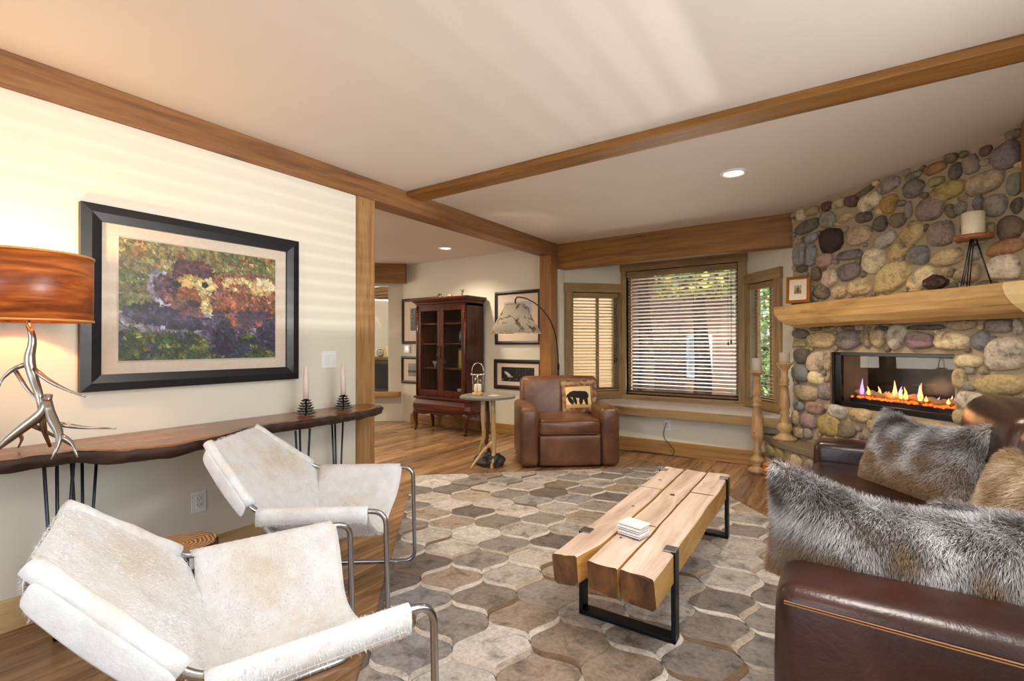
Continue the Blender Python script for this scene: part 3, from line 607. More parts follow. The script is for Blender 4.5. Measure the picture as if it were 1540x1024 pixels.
# ================================================================== WALL FITTINGS
def outlet(label, loc, rz, duplex=True, w=.075, h=.118):
    t = thing('power_outlet', label, 'outlet', loc, rz, 'power outlets')
    box('plate', 'plastic', -w / 2, w / 2, -.006, 0, -h / 2, h / 2, t, .003); box('socket_block', 'plastic', -.018, .018, -.010, -.005, -.036, .036, t, .003)
    m = MB()
    for z in (.018, -.018):
        m.box(-.009, -.006, -.0108, -.009, z - .004, z + .006); m.box(.006, .009, -.0108, -.009, z - .004, z + .006); m.box(-.002, .002, -.0108, -.009, z - .012, z - .008)
    m.build('slots', 'plug', t); return t
outlet('white power outlet low on the console wall behind the chairs', (-2.905, 1.217, .348), PI / 2)
w_out = outlet('white power outlet below the window seat with a cord plugged in', (-1.559, 5.30, .32), 0)
MB().tube([Vector(p) - Vector((-1.559, 5.30, .32)) for p in rounded([(-1.565, 5.285, .34), (-1.56, 5.24, .34), (-1.60, 5.24, .2), (-1.47, 5.25, .06), (-1.48, 5.22, .012), (-1.8, 5.2, .008), (-2.1, 5.19, .008)], .08)], .004, 7).build('power_cord', 'plug', w_out, True)
t = thing('light_switch', 'double white rocker light switch above the console', 'switch', (-2.905, 2.03, 1.10), PI / 2)
box('plate', 'plastic', -.058, .058, -.006, 0, -.06, .06, t, .003)
for x in (-.024, .024): box('rocker', plain('rocker_white', (238, 238, 240), .3), x - .017, x + .017, -.011, -.005, -.034, .034, t, .002)
t = thing('thermostat', 'small white thermostat on the wall left of the cabinet', 'thermostat', (-5.57, 5.30, 1.13), 0)
box('body', 'plastic', -.06, .06, -.03, 0, -.06, .06, t, .006); box('dial_face', 'brushed', -.02, .04, -.034, -.029, -.02, .035, t, .003); box('back_plate', 'wall', .05, .15, -.006, 0, -.055, .055, t, .002)

# ================================================================== BEAR PAINTING
def bear_painting():
    w, h = 232, 178; X, Y = canvas(w, h); n1, n2, n3 = fbm(X, Y, 8, 1), fbm(X, Y, 16, 2), fbm(X, Y, 5, 3)
    x = X + (n1 - .5) * .06; y = Y + (n2 - .5) * .06; c = lambda *q: np.array(q) / 255
    img = np.ones((h, w, 3)) * c(134, 124, 76); img[n3 > .52] = c(108, 112, 66); img[(n2 > .6)] = c(160, 146, 96); img[(Y < .12) & (n1 > .5)] = c(150, 110, 70)
    img[(Y > .66)] = c(66, 84, 54); img[(Y > .7) & (n2 > .55)] = c(112, 122, 64); img[(Y > .7) & (n1 > .6)] = c(60, 66, 84)
    img[(y > .62) & (y < .76) & (n2 > .45)] = c(128, 126, 140)
    img[ell(x, y, .30, .62, .30, .11, 6)] = c(56, 54, 78); img[ell(x, y, .62, .60, .17, .30, 8)] = c(78, 66, 96); img[ell(x, y, .96, .62, .12, .30)] = c(64, 56, 88)
    body = ell(x, y, .80, .44, .34, .27, 5); img[body] = c(140, 84, 66); img[body & (y > .54)] = c(82, 62, 88)
    img[ell(x, y, .80, .30, .28, .07, 6)] = c(214, 176, 116); img[body & (n1 > .58)] = c(164, 96, 66)
    img[ell(x, y, .93, .26, .10, .035, 20)] = c(232, 212, 158)
    img[ell(x, y, .62, .82, .09, .16)] = c(58, 50, 74); img[ell(x, y, .95, .76, .07, .12)] = c(60, 54, 84)
    img[ell(x, y, .23, .38, .075, .15)] = c(160, 152, 172); img[ell(x, y, .27, .38, .08, .13)] = c(86, 66, 96)
    img[ell(x, y, .40, .38, .17, .22)] = c(134, 88, 74); img[ell(x, y, .42, .21, .14, .10)] = c(92, 56, 64); img[ell(x, y, .31, .34, .07, .10)] = c(92, 60, 74)
    img[ell(x, y, .44, .32, .13, .07, 10)] = c(222, 180, 104); img[ell(x, y, .42, .42, .10, .06, 20)] = c(150, 84, 54)
    img[ell(x, y, .47, .40, .03, .14, -18)] = c(226, 190, 122); img[ell(x, y, .40, .54, .10, .08, 15)] = c(110, 74, 78); img[ell(x, y, .49, .53, .03, .09, -10)] = c(220, 184, 128)
    img[ell(x, y, .52, .34, .025, .09)] = c(238, 206, 140)
    img *= (.62 + .76 * fbm(X, Y, 34, 9))[:, :, None]; img[(fbm(X, Y, 30, 12) > .66)] *= 1.35; img = strokes(img, 6500, 3.4, 1.3, 1.1, .16, np.random.RandomState(3))
    for ex, ey, r in ((.31, .335, .024), (.49, .325, .022)): img[ell(X, Y, ex, ey, r, r * 1.25)] = c(26, 34, 36)
    img[ell(X, Y, .505, .60, .022, .018)] = c(150, 150, 190); img[ell(X, Y, .50, .63, .03, .014)] = c(50, 40, 54)
    img[ell(X, Y, .42, .50, .045, .03, 25)] = c(60, 42, 52)
    img = strokes(img, 700, 2.6, 1.0, .6, .10, np.random.RandomState(4)); g = img.mean(2, keepdims=True); return (g * .14 + img * .86) * .84
t = thing('framed_painting', 'large black framed impressionist painting of a brown bear', 'picture', (-2.905, 1.247, .985), PI / 2)
frame_boards('frame', 'frame_black', 1.076, .88, .078, -.04, 0, t)
m = MB()
for a, b, y in ((.46, .10, -.012),):
    pass
box('mat_board', plain('linen_liner', (214, 200, 184), .8), -.468, .468, -.014, -.002, .07, .81, t)
frame_boards('inner_liner', plain('liner_bevel', (226, 216, 200), .7), .80, .618, .012, -.02, -.012, t, 0).location.z = .132
picture('canvas', bear_painting(), -.392, .392, .139, .742, -.0165, t, 'vpaint')

# small framed prints on the back wall
def landscape(seed, kind):
    w, h = 96, 72; X, Y = canvas(w, h); n = fbm(X, Y, 6, seed); n2 = fbm(X, Y, 20, seed + 1); g = .32 + .35 * n
    if kind == 'trees': g = .18 + .5 * n2 * (1 - .3 * Y); g[(np.sin(X * 46 + n * 3) > .8)] *= .5; g[Y > .86] = .7 + .2 * n2[Y > .86]
    if kind == 'hills': g = .55 - .2 * Y + .1 * n; g[Y > .45 + .2 * fbm(X, Y * 0, 4, seed + 4)] = .26; g[Y > .72] = .42 + .2 * n2[Y > .72]
    if kind == 'cat': g = .62 + .1 * n; m = ell(X, Y, .5, .5, .42, .4); g[m] = .48 + .3 * n2[m]; g[ell(X, Y, .8, .35, .14, .2)] = .4
    if kind == 'night': g = .06 + .05 * n2; g[ell(X, Y, .2, .5, .06, .22, -25)] = .75; g[ell(X, Y, .27, .66, .09, .06)] = .6; g[(np.sin(X * 70) * n2 > .45) & (Y < .6) & (X > .45)] = .3; g[(Y > .82) & (n > .5)] = .35
    return np.stack([g * 1.02, g, g * 1.03], 2)
def small_frame(label, x, z, w, h, b, im, pw, ph, matw=True, matc='mat_card'):
    t = thing('framed_print', label, 'picture', (x, 5.30, z), 0, 'framed prints on the back wall')
    frame_boards('frame', 'frame_brown', w, h, b, -.03, 0, t)
    box('mat_board', matc, -w / 2 + b * .6, w / 2 - b * .6, -.012, -.002, b * .6, h - b * .6, t)
    picture('print', im, -pw / 2, pw / 2, h / 2 - ph / 2, h / 2 + ph / 2, -.0135, t)
small_frame('upper framed print of dark trees, left of the cabinet and partly behind it', -5.325, 1.21, .73, .70, .045, landscape(3, 'trees'), .36, .40)
small_frame('lower framed hill landscape, left of the cabinet and partly behind it', -5.325, .60, .75, .42, .045, landscape(5, 'hills'), .46, .20)
small_frame('upper framed print behind the spotted lamp shade', -3.513, 1.20, .727, .71, .045, landscape(8, 'cat'), .44, .42)
small_frame('lower framed dark night print below the spotted lamp shade', -3.513, .605, .76, .395, .05, landscape(9, 'night'), .52, .19)

# ================================================================== CONSOLE TABLE
t = thing('console_table', 'live-edge wooden console table on dark hairpin legs', 'console table', (-2.60, .9, 0))
M['slab'] = wood('walnut_slab', (70, 38, 22), (138, 88, 48), (176, 126, 76), 'y', .9, .25, .15, stretch=8)
M['bark'] = plain('live_edge_bark', (60, 38, 26), .7, bump=1.0, bs=38)
def slab():
    top = MB(); Y0, Y1, n = -2.2, 1.42, 360; fx = []
    ctrl = [(-2.2, .30), (-.9, .10), (-.48, -.02), (-.28, -.02), (-.14, .17), (0, .215), (.12, .17), (.47, .03), (.9, .03), (1.15, .02), (1.34, -.04), (1.42, -.12)]
    for i in range(n + 1):
        y = Y0 + (Y1 - Y0) * i / n
        for (a, p), (b, q) in zip(ctrl, ctrl[1:]):
            if a <= y <= b + 1e-6: k = (y - a) / (b - a); k = k * k * (3 - 2 * k); x = p + (q - p) * k; break
        fx.append((x + .012 * mnoise.noise(Vector((0, y * 6, 3))), y))
    R = [[(-.30, y, .77) for x, y in fx], [(x - .03, y, .77) for x, y in fx], [(x, y, .766) for x, y in fx]]
    me = MB(); me.grid(R); me.build('slab_top', 'slab', t, fix=True)
    b = MB(); R = []
    for k, (dx, z) in enumerate([(0, .766), (.008, .755), (.004, .74), (-.012, .725), (-.03, .712), (-.06, .706)]):
        R.append([(x + dx + .010 * mnoise.noise(Vector((k * .9, y * 20, 1))) * 1.7, y + (.02 if k and y > 1.3 else 0), z + .009 * mnoise.noise(Vector((k * .6, y * 14, 5)))) for x, y in fx])
    R.append([(-.30, y, .706) for x, y in fx]); b.grid(R); b.build('bark_edge', 'bark', t, True)
    e = MB(); e.add([(-.30, 1.42, .77), (fx[-1][0], 1.42, .766), (fx[-1][0] - .05, 1.43, .706), (-.30, 1.42, .706)], [(0, 1, 2, 3)]); e.build('end_grain', 'slab', t)
slab()
def hairpin(x, y, inner):
    g = thing('leg', None, None, (x, y, 0), 0, parent=t)
    for a in (-1, 0, 1):
        MB().tube([(a * .0 + (inner * .03 if a == 0 else 0), a * .045, .71), (a * 0, a * .010, .02)], .0062, 8).build('rod', 'iron', g, True)
    MB().lathe([(.0, 0), (.016, 0), (.018, .02), (.016, .05), (.008, .055)], 14).build('foot', 'blackm', g, True)
for x, y in ((-.05, -.31), (-.21, -.19), (.02, .73), (-.21, 1.13)): hairpin(x, y, -1)

# twig-like candle holders: stem with tiers of scales
def tree_holder(x, y, label, clabel, lean):
    h = thing('candle_holder', label, 'candle holder', (x, y, .77), 0, 'pinecone candle holders')
    MB().lathe([(.004, 0), (.004, .09), (.016, .095), (.016, .118), (.012, .118), (.012, .1)], 10).build('stem', 'bronze', h, True)
    m = MB()
    for k in range(6):
        n = 9 if k < 4 else 7; R = .068 - .0065 * k; z = .008 + .0155 * k
        for j in range(n):
            a = 2 * PI * (j + .5 * (k % 2)) / n; ca, sa = math.cos(a), math.sin(a); wv = R * .36
            p = lambda r, s_, dz: (ca * r - sa * s_, sa * r + ca * s_, z + dz)
            m.add([p(.004, 0, 0), p(R * .55, wv * .8, .004), p(R, 0, .009), p(R * .55, -wv * .8, .004), p(R * .6, 0, -.003)], [(0, 1, 2, 3), (0, 4, 1), (1, 4, 2), (2, 4, 3), (3, 4, 0)])
    m.build('scales', 'bronze', h, kind='stuff')
    MB().tube([(0, 0, .1), (lean * .4, 0, .2), (lean, 0, .30)], [.017, .015, .012], 12).build('taper_candle', 'wax_pink', None, True, loc=(x, y, .77), label=clabel, cat='candle', group='taper candles on the console')
tree_holder(-2.72, 1.74, 'dark pinecone-shaped candle holder on the console, nearer the painting', 'slim pale taper candle on the console, nearer the painting', -.004)
tree_holder(-2.735, 2.02, 'dark pinecone-shaped candle holder at the far end of the console', 'slim pale taper candle at the far end of the console', -.008)

# ================================================================== ANTLER LAMP
lx, ly = -2.66, .50
t = thing('table_lamp', 'table lamp of silver cast antlers with a brown wood-veneer drum shade', 'lamp', (lx, ly, .77), 0)
m = MB(); R_, n = .195, 48
m.lathe([(R_, .53), (R_ + .001, .79), (R_ - .003, .79), (R_ - .003, .53)], n, caps=False); m.f += [(j, (j + 1) % n, 3 * n + (j + 1) % n, 3 * n + j) for j in range(n)]
nt = NT('veneer_shade'); v = nt.coord((1, 1, 9)); g = nt.noise(v, 3, 6, .6, .8)
c = nt.ramp(g, [(.3, (96, 42, 18)), (.5, (150, 74, 30)), (.7, (196, 112, 48))]); nt.l(c, nt.b.inputs['Emission Color']) if False else None
M['veneer'] = nt.done(c, .35, Transmission_Weight=0)
m.build('shade', 'veneer', t, True)
M['rimw'] = plain('shade_rim_wood', (206, 150, 80), .5)
for z in (.53, .79): MB().lathe([(R_ - .004, z - .004), (R_ + .004, z - .004), (R_ + .004, z + .004), (R_ - .004, z + .004)], n, caps=False).build('shade_rim', 'rimw', t, True)
m = MB(); [m.tube([(0, 0, .77), (R_ * math.cos(a), R_ * math.sin(a), .77)], .003, 6) for a in (0, 2.09, 4.19)]; m.tube([(0, 0, .5), (0, 0, .80)], .006, 8); m.lathe([(.003, 0), (.012, .006), (.006, .02), (0, .024)], 12, (0, 0, .79)); m.build('harp', 'silver', t, True)
MB().lathe([(0, 0), (.02, .01), (.032, .05), (.03, .08), (0, .1)], 14, (0, 0, .6)).build('bulb', emit('warm_bulb', (255, 190, 100), 12), t, True)
def antler(pts, rr, tines, name='antler'):
    m = MB(); m.tube(rounded(pts, .07, 5), None if False else np.interp(np.linspace(0, 1, len(rounded(pts, .07, 5))), np.linspace(0, 1, len(rr)), rr).tolist(), 12)
    for tp, r0 in tines:
        q = rounded(tp, .05, 5); m.tube(q, np.linspace(r0, .0035, len(q)).tolist(), 10)
    return m.build(name, 'silver', t, True)
# screen axes at the lamp: right on the picture is about (.83,.56)
def sc(a, b, z): return (a * .8265 - b * .5629, a * .5629 + b * .8265, z)
antler([sc(0, 0, .52), sc(.02, .0, .45), sc(.0, 0, .38), sc(.02, 0, .30), sc(.07, -.02, .22), sc(.06, .0, .10), sc(.03, .06, .02)], [.010, .014, .018, .016, .013, .012, .006],
       [([sc(0, 0, .36), sc(-.06, 0, .34), sc(-.085, -.02, .30), sc(-.085, -.03, .27)], .010), ([sc(-.05, 0, .33), sc(0, 0, .25), sc(.06, .0, .20)], .008), ([sc(.02, 0, .34), sc(.08, .0, .29), sc(.14, .02, .25), sc(.20, .03, .225)], .010)])
antler([sc(.10, -.02, .24), sc(.085, -.02, .17), sc(.03, -.04, .12), sc(-.03, -.06, .06), sc(-.07, -.08, .005)], [.013, .020, .018, .014, .005],
       [([sc(.04, -.04, .13), sc(.04, .04, .08), sc(.09, .10, .01)], .010), ([sc(-.0, -.05, .10), sc(-.06, .04, .06), sc(-.13, .09, .01)], .010)])
antler([sc(.095, -.02, .22), sc(.12, -.03, .15), sc(.18, -.05, .08), sc(.19, -.10, .005)], [.014, .018, .014, .004],
       [([sc(.15, -.03, .125), sc(.22, .0, .105), sc(.33, .02, .10)], .010), ([sc(.175, -.05, .085), sc(.22, -.05, .06), sc(.26, -.07, .005)], .010)])
light('antler_lamp_bulb', 'POINT', (lx, ly, .77 + .735), (0, 0, 0), 15, (1, .60, .24), shadow_soft_size=.03)

# ================================================================== SLING CHAIRS
def hide_mat(name, blotch, seed):
    t = NT(name); v = t.coord(rnd=False); f = t.noise(v, 3.2 + seed, 4, .6, .5); g = t.noise(t.coord((1, 1, 1)), 190, 3, .7); h2 = t.noise(v, 18, 5, .7, .3)
    c = t.ramp(f, [(.48, (222, 224, 226)), (.60, (216, 212, 206)), (.74, blotch)])
    c = t.mix(c, t.ramp(h2, [(.35, (.86, .84, .82)), (.6, (1, 1, 1))]), .4, 'MULTIPLY')
    hb = t.n('ShaderNodeMath', operation='MULTIPLY_ADD'); hb.inputs[1].default_value = .35; t.l(g, hb.inputs[0]); t.l(h2, hb.inputs[2])
    t.bump(hb.outputs[0], .55, .006); return t.done(c, .85, Sheen_Weight=.25)
M['hide'] = hide_mat('white_cowhide', (206, 188, 164), 0); M['hide2'] = hide_mat('dusty_cowhide_seat', (178, 160, 136), 1.2)
def sling_chair(label, loc, rz, seat_mat):
    t = thing('sling_chair', label, 'chair', loc, rz, 'cowhide sling chairs')
    W_ = .352
    for s in (-1, 1):
        p = [(s * .21, -.50, .765), (s * W_, -.245, .525), (s * W_, .275, .525), (s * W_, .285, .011), (s * W_, -.30, .011), (0, -.30, .011)]
        MB().tube(rounded([(0, -.50, .765)] + p, .06, 8), .0105, 12).build('side_tube', 'brushed', t, True)
    # seat hammock with its sleeve round each rail
    R = []
    nu, nv = 28, 14
    for j in range(nv + 1):
        y = -.235 + .44 * j / nv; sag = .245 - .05 * j / nv; row = []
        prof_ = [(-W_ - .017, .478), (-W_ - .019, .51), (-W_ - .016, .536), (-W_, .543), (-W_ + .014, .536)]
        row += [(x, y, z) for x, z in prof_]
        for i in range(nu + 1):
            u = -1 + 2 * i / nu; x = u * (W_ - .018)
            z = .528 - sag * (1 - abs(u) ** 2.4) + .006 * mnoise.noise(Vector((x * 9, y * 9, 2)))
            row.append((x * (1 - .03 * math.sin(PI * j / nv)), y + (.012 * math.sin(u * 5) if j in (0, nv) else 0), z))
        row += [(-x, y, z) for x, z in reversed(prof_)]
        R.append(row)
    MB().grid(R).build('seat_sling', seat_mat, t, True, solid=.006)
    # back panel
    R = []
    ctrl = [(.205, -.508, .668, 0), (.212, -.522, .74, 0), (.215, -.518, .777, 0), (.225, -.495, .782, 0), (.262, -.43, .718, .018), (.318, -.335, .622, .03), (.352, -.27, .556, .035),
            (.338, -.235, .50, .03), (.30, -.20, .42, .03), (.262, -.165, .345, .03), (.24, -.13, .30, .02)]
    for hw, y, z, bow in ctrl:
        R.append([(hw * math.sin(PI / 2 * (-1 + 2 * i / 20)) if False else hw * (-1 + 2 * i / 20), y - bow * (1 - (-1 + 2 * i / 20) ** 2), z - (.012 if hw < .24 and z > .7 else 0) * abs(-1 + 2 * i / 20) ** 6) for i in range(21)])
    MB().grid(R).build('back_sling', 'hide', t, True, solid=.007, sub=1)
    # sleeve rolls along the back uprights with the hem hanging behind them
    for s in (-1, 1):
        a, b = Vector((s * .212, -.50, .762)), Vector((s * .338, -.27, .55)); R = []
        for k in range(9):
            p = a.lerp(b, k / 8); R.append([(p.x - s * .012, p.y - .02, p.z + .012), (p.x + s * .008, p.y - .006, p.z + .018), (p.x + s * .019, p.y, p.z), (p.x + s * .021, p.y - .004, p.z + .002), (p.x + s * .018, p.y - .016, p.z - .022), (p.x + s * .010, p.y - .03, p.z - .05 - .015 * math.sin(PI * k / 8))])
        g_ = MB(); g_.tube([a.lerp(b, -.06 + 1.06 * k / 8) + Vector((0, .002, .004)) for k in range(9)], [.021 + .002 * math.sin(k * 1.9) for k in range(9)], 14); g_.build('sleeve', 'hide', t, True)
        MB().grid([r_[3:] for r_ in R]).build('hem_flap', 'hide', t, True, solid=.006, sub=1)
    for nm, k in (('seat_sling', 22000), ('back_sling', 22000)):
        src = [o for o in t.children if o.name.split('.')[0] == nm][0].data; P_, N_ = surface_points(src, k, len(label) + k); sg = np.where(RS.rand(k, 1) > .5, 1, -1)
        N_ = N_ * sg; P_ = P_ + N_ * .006
        fur('short_hair', P_, N_ * .55, .009, t, (226, 227, 228), (236, 237, 238), (196, 182, 162) if nm == 'seat_sling' and seat_mat == 'hide2' else (220, 212, 202), np.array([[0, .1, -.7]]), k, .0006, 2.0, .8)
    for s in (-1, 1):
        m = MB(); m.tube([(s * (W_ + .0195), -.22, .487), (s * (W_ + .0195), .19, .487)], .0016, 5); m.build('stitching', plain('cream_thread', (232, 226, 214), .7), t)
    return t
ca_ = sling_chair('white cowhide sling chair nearest the viewer, on tubular steel', (-1.314, .798, 0), math.radians(-20), 'hide')
cb_ = sling_chair('white cowhide sling chair with a beige seat, under the bear painting', (-1.965, 1.452, 0), math.radians(-53), 'hide2')

# stump side table
t = thing('stump_table', 'small tree-stump side table between the cowhide chairs', 'side table', (-2.15, .84, 0))
m = MB(); n = 40; rings = []
for z, r0 in ((0, .155), (.03, .15), (.12, .125), (.25, .118), (.36, .12), (.405, .122), (.42, .116)):
    rings.append([((r0 * (1 + .10 * mnoise.noise(Vector((math.cos(a) * 1.6, math.sin(a) * 1.6, z * .8))) + .03 * math.sin(9 * a + z * 3))) * math.cos(a), (r0 * (1 + .1 * mnoise.noise(Vector((math.cos(a) * 1.6, math.sin(a) * 1.6, z * .8))) + .03 * math.sin(9 * a + z * 3))) * math.sin(a), z) for a in [2 * PI * j / n for j in range(n)]])
for r_ in rings: r_.append(r_[0])
m.grid(rings); m.build('trunk', plain('dark_bark', (66, 44, 32), .8, bump=1, bs=24), t, True)
nt = NT('stump_end_grain'); v = nt.coord(rnd=False); wv = nt.n('ShaderNodeTexWave', wave_type='RINGS', rings_direction='Z'); wv.inputs['Scale'].default_value = 22; wv.inputs['Distortion'].default_value = 6; wv.inputs['Detail'].default_value = 4; nt.l(v, wv.inputs[0])
nt.bump(wv.outputs[1], .3, .003); M['endgrain'] = nt.done(nt.ramp(wv.outputs[1], [(.1, (110, 78, 52)), (.6, (168, 126, 86)), (1, (196, 158, 116))]), .5)
m = MB(); top_ = [p for p in rings[-1][:-1]]; m.add([(x, y, .4205) for x, y, z in top_] + [(0, 0, .421)], [(j, (j + 1) % n, n) for j in range(n)]); m.build('top', 'endgrain', t)

# ================================================================== RUG
RA_ = math.radians(41.5)
rug = thing('patchwork_rug', 'grey and brown patchwork hide rug of ogee shapes under the beam table', 'rug', (0, 0, 0), RA_)
e0, e1, g0, g1 = -.33, 2.16, 1.06, 4.47
box('backing', plain('rug_backing', (112, 100, 90), .9), e0, e1, g0, g1, .0015, .007, rug)
M['patch'] = objcolor('cowhide_patch', .62, .5, 11, .45, .004); M['sliver'] = objcolor('pale_hide_sliver', .6, .3, 14, .25, .004)
PW, PH = .31, .385
def bulb(y): return PW / 4 * (1 + math.sin(PI / 2 * math.cos(2 * PI * y / PH)))
def ogee(k, inset):
    P = []
    n = 18
    for i in range(n + 1): y = PH / 2 - PH * i / n; P.append((max(0, bulb(y) - inset), y * (1 - inset * 2)))
    for i in range(1, n): y = -PH / 2 + PH * i / n; P.append((-max(0, bulb(y) - inset), y * (1 - inset * 2)))
    return P
def clip(P, x0, x1, y0, y1):
    for ax, v, sgn in ((0, x0, 1), (0, x1, -1), (1, y0, 1), (1, y1, -1)):
        out = []
        for a, b in zip(P, P[1:] + P[:1]):
            ia, ib = (a[ax] - v) * sgn >= 0, (b[ax] - v) * sgn >= 0
            if ia: out.append(a)
            if ia != ib: k = (v - a[ax]) / (b[ax] - a[ax]); out.append((a[0] + (b[0] - a[0]) * k, a[1] + (b[1] - a[1]) * k))
        P = out
        if len(P) < 3: return []
    return P
rr = random.Random(21)
PC = [(168, 156, 146), (150, 136, 124), (188, 176, 166), (132, 116, 104), (176, 150, 122), (120, 106, 98), (198, 188, 180), (146, 142, 142), (160, 132, 106), (110, 94, 84), (182, 172, 164), (140, 128, 120)]
full = None
def flat_piece(name, P, z0, z1, mat, loc, col):
    m = MB(); m.prism(P, z0, z1); me = bpy.data.meshes.new(name); me.from_pydata(m.v, [], m.f); me.materials.append(M[mat])
    o = bpy.data.objects.new(name, me); COL.objects.link(o); o.parent = rug; o.location = (loc[0], loc[1], 0); o.color = col; return o
FULL = None; CRES = []
def crescent(side, low):   # sliver along one quarter of the outline
    n = 14; out = []; inn = []
    for i in range(n + 1):
        t = i / n; y = -PH / 2 * (1 - t); x = bulb(y); wd = .034 * math.sin(PI * t) ** .75
        dx, dy = bulb(y + .002) - bulb(y - .002), .004; q = math.hypot(dx, dy)
        out.append((side * x, y)); inn.append((side * max(.001, x - wd * dy / q), y + wd * dx / q))
    return out + inn[::-1]
jc0, jc1 = -3, 15
node0 = (.151 + .0, 2.463 + .19)   # centre of the cell measured on the photograph
for jx in range(jc0, jc1 + 1):
    for jy in range(-12, 8):
        cx = .16 + jx * PW / 2; cy = 2.66 + jy * PH + (PH / 2 if jx % 2 else 0)
        if cx < e0 - PW / 2 or cx > e1 + PW / 2 or cy < g0 - PH / 2 or cy > g1 + PH / 2: continue
        inside = e0 + PW / 2 < cx < e1 - PW / 2 and g0 + PH / 2 < cy < g1 - PH / 2
        c = rr.choice(PC); q = rr.uniform(1.0, 1.14); c = [(v * .6 + sum(c) / 3 * .4) * q + 8 for v in c]; k = lin([min(250, v) for v in c])
        P = ogee(0, .0012)
        if inside:
            if FULL is None: m = MB(); m.prism(P, .006, .011); FULL = bpy.data.meshes.new('patch'); FULL.from_pydata(m.v, [], m.f); FULL.materials.append(M['patch'])
            o = bpy.data.objects.new('patch', FULL); COL.objects.link(o); o.parent = rug; o.location = (cx, cy, 0); o.color = k
        else:
            Q = clip([(x + cx, y + cy) for x, y in P], e0, e1, g0, g1)
            if len(Q) > 2: flat_piece('patch', [(x - cx, y - cy) for x, y in Q], .006, .011, 'patch', (cx, cy), k)
        for side, low in ((-1, True), (1, True)):
            if rr.random() < .9:
                c2 = rr.choice([(226, 218, 210), (214, 204, 194), (232, 226, 220), (196, 182, 168), (128, 104, 80), (220, 214, 208)])
                Q = clip([(x + cx, y + cy) for x, y in crescent(side, low)], e0, e1, g0, g1)
                if len(Q) > 2: CRES.append((Q, lin(c2)))
groups = {}
for Q, c in CRES: groups.setdefault(c, []).append(Q)
for c, Qs in groups.items():
    m = MB(); [m.prism(Q, .0108, .0125) for Q in Qs]; o = m.build('hide_sliver', 'sliver', rug, kind='stuff'); o.color = c

# ================================================================== BEAM COFFEE TABLE
ct = thing('coffee_table', 'low coffee table of three cracked reclaimed beams on black steel frames', 'coffee table', (-.765, 2.50, 0), math.radians(1.3))
M['beamtop'] = wood('reclaimed_oak', (168, 136, 114), (214, 190, 172), (234, 218, 204), 'y', .8, .42, .5, stretch=9)
M['beamend'] = wood('reclaimed_oak_end', (44, 26, 12), (92, 56, 26), (136, 90, 46), 'z', 2.2, .7, 1.0, stretch=3)
def rough_beam(name, x0, x1, y0, y1, z0, z1, cut0, cut1, seed, side=None):
    """beam with wavering edges; cut0/cut1 are slants of its near and far ends"""
    n = 30; m = MB(); rows = []
    for i in range(n + 1):
        t = i / n; ring = []
        for x, z, q in ((x0, z0 + .012, 0), (x0, z1 - .006, 1), (x0 + .006, z1, 2), ((x0 * 2 + x1) / 3, z1 + .001, 3), ((x0 + 2 * x1) / 3, z1 - .001, 4), (x1 - .006, z1, 5), (x1, z1 - .006, 6), (x1, z0 + .012, 7), (x1 - .012, z0, 8), (x0 + .012, z0, 9)):
            if seed == 1 and q in (4, 5, 6, 7, 8): x -= .035 * max(0, 1 - t * 9)
            f = (x - x0) / (x1 - x0); a, b = y0 + cut0 * f + (.02 if z < z1 - .03 else 0) * 1, y1 + cut1 * f
            y = a + (b - a) * t
            ring.append((x + .006 * mnoise.noise(Vector((y * 3.5, q * .2 + seed, 1))), y + (.012 * mnoise.noise(Vector((x * 22, z * 22, seed))) if i in (0, n) else 0), z + .003 * mnoise.noise(Vector((x * 12, y * 6, seed)))))
        ring.append(ring[0]); rows.append(ring)
    m.grid(rows); k = len(m.v); c = 11
    me = bpy.data.meshes.new(name)
    f = m.f + [tuple(range(10))[::-1], tuple(n * c + q for q in range(10))]
    me.from_pydata(m.v, [], f); o = link(name, me, 'beamtop', ct)
    me.materials.append(M['beamend']); me.materials.append(M['beamside'])
    for p in me.polygons:
        cz = sum((me.vertices[v].co.z for v in p.vertices)) / len(p.vertices)
        if len(p.vertices) > 4: p.material_index = 1
        elif abs(p.normal.z) < .5: p.material_index = 2
    return o
M['beamside'] = wood('reclaimed_oak_side', (150, 98, 40), (206, 158, 88), (224, 184, 118), 'y', 1.2, .5, .6, stretch=7)
rough_beam('beam', -.205, -.079, -.82, .80, .248, .372, .04, -.01, 1)
rough_beam('beam', -.067, .058, -.80, .805, .246, .370, .0, -.008, 2)
rough_beam('beam', .069, .200, -.80, .80, .245, .371, -.01, .02, 3)
m = MB()
for a, b, y in ((-.205, -.075, .26), (-.068, .062, -.32), (.069, .2, .30)): m.box(a + .004, b - .004, y, y + .004, .370, .3735)
m.build('board_seam', plain('dark_seam', (120, 84, 60), .8), ct)
m = MB()
for x, y, r_ in ((-.12, -.1, .008), (.0, .2, .014), (-.03, -.52, .006), (-.14, .45, .012), (.1, .52, .005)): m.lathe([(0, 0), (r_, 0), (r_ * .8, .0012), (0, .0014)], 12, (x, y, .3725), False)
m.build('knot', plain('dark_knot', (84, 52, 34), .7), ct)
for y in (-.53, .70):
    g = thing('leg_frame', None, None, (0, y, 0), 0, parent=ct)
    m = MB(); a, b = -.21, .208
    m.box(a, a + .018, -.03, .03, .013, .376); m.box(b - .018, b, -.03, .03, .013, .376); m.box(a, b, -.03, .03, .012, .030); m.build('bar', 'blackm', g, bevel=.002)
    for c_ in (a, b - .05): box('clamp', 'brushed', c_, c_ + .05, -.028, .028, .373, .378, g, .001)
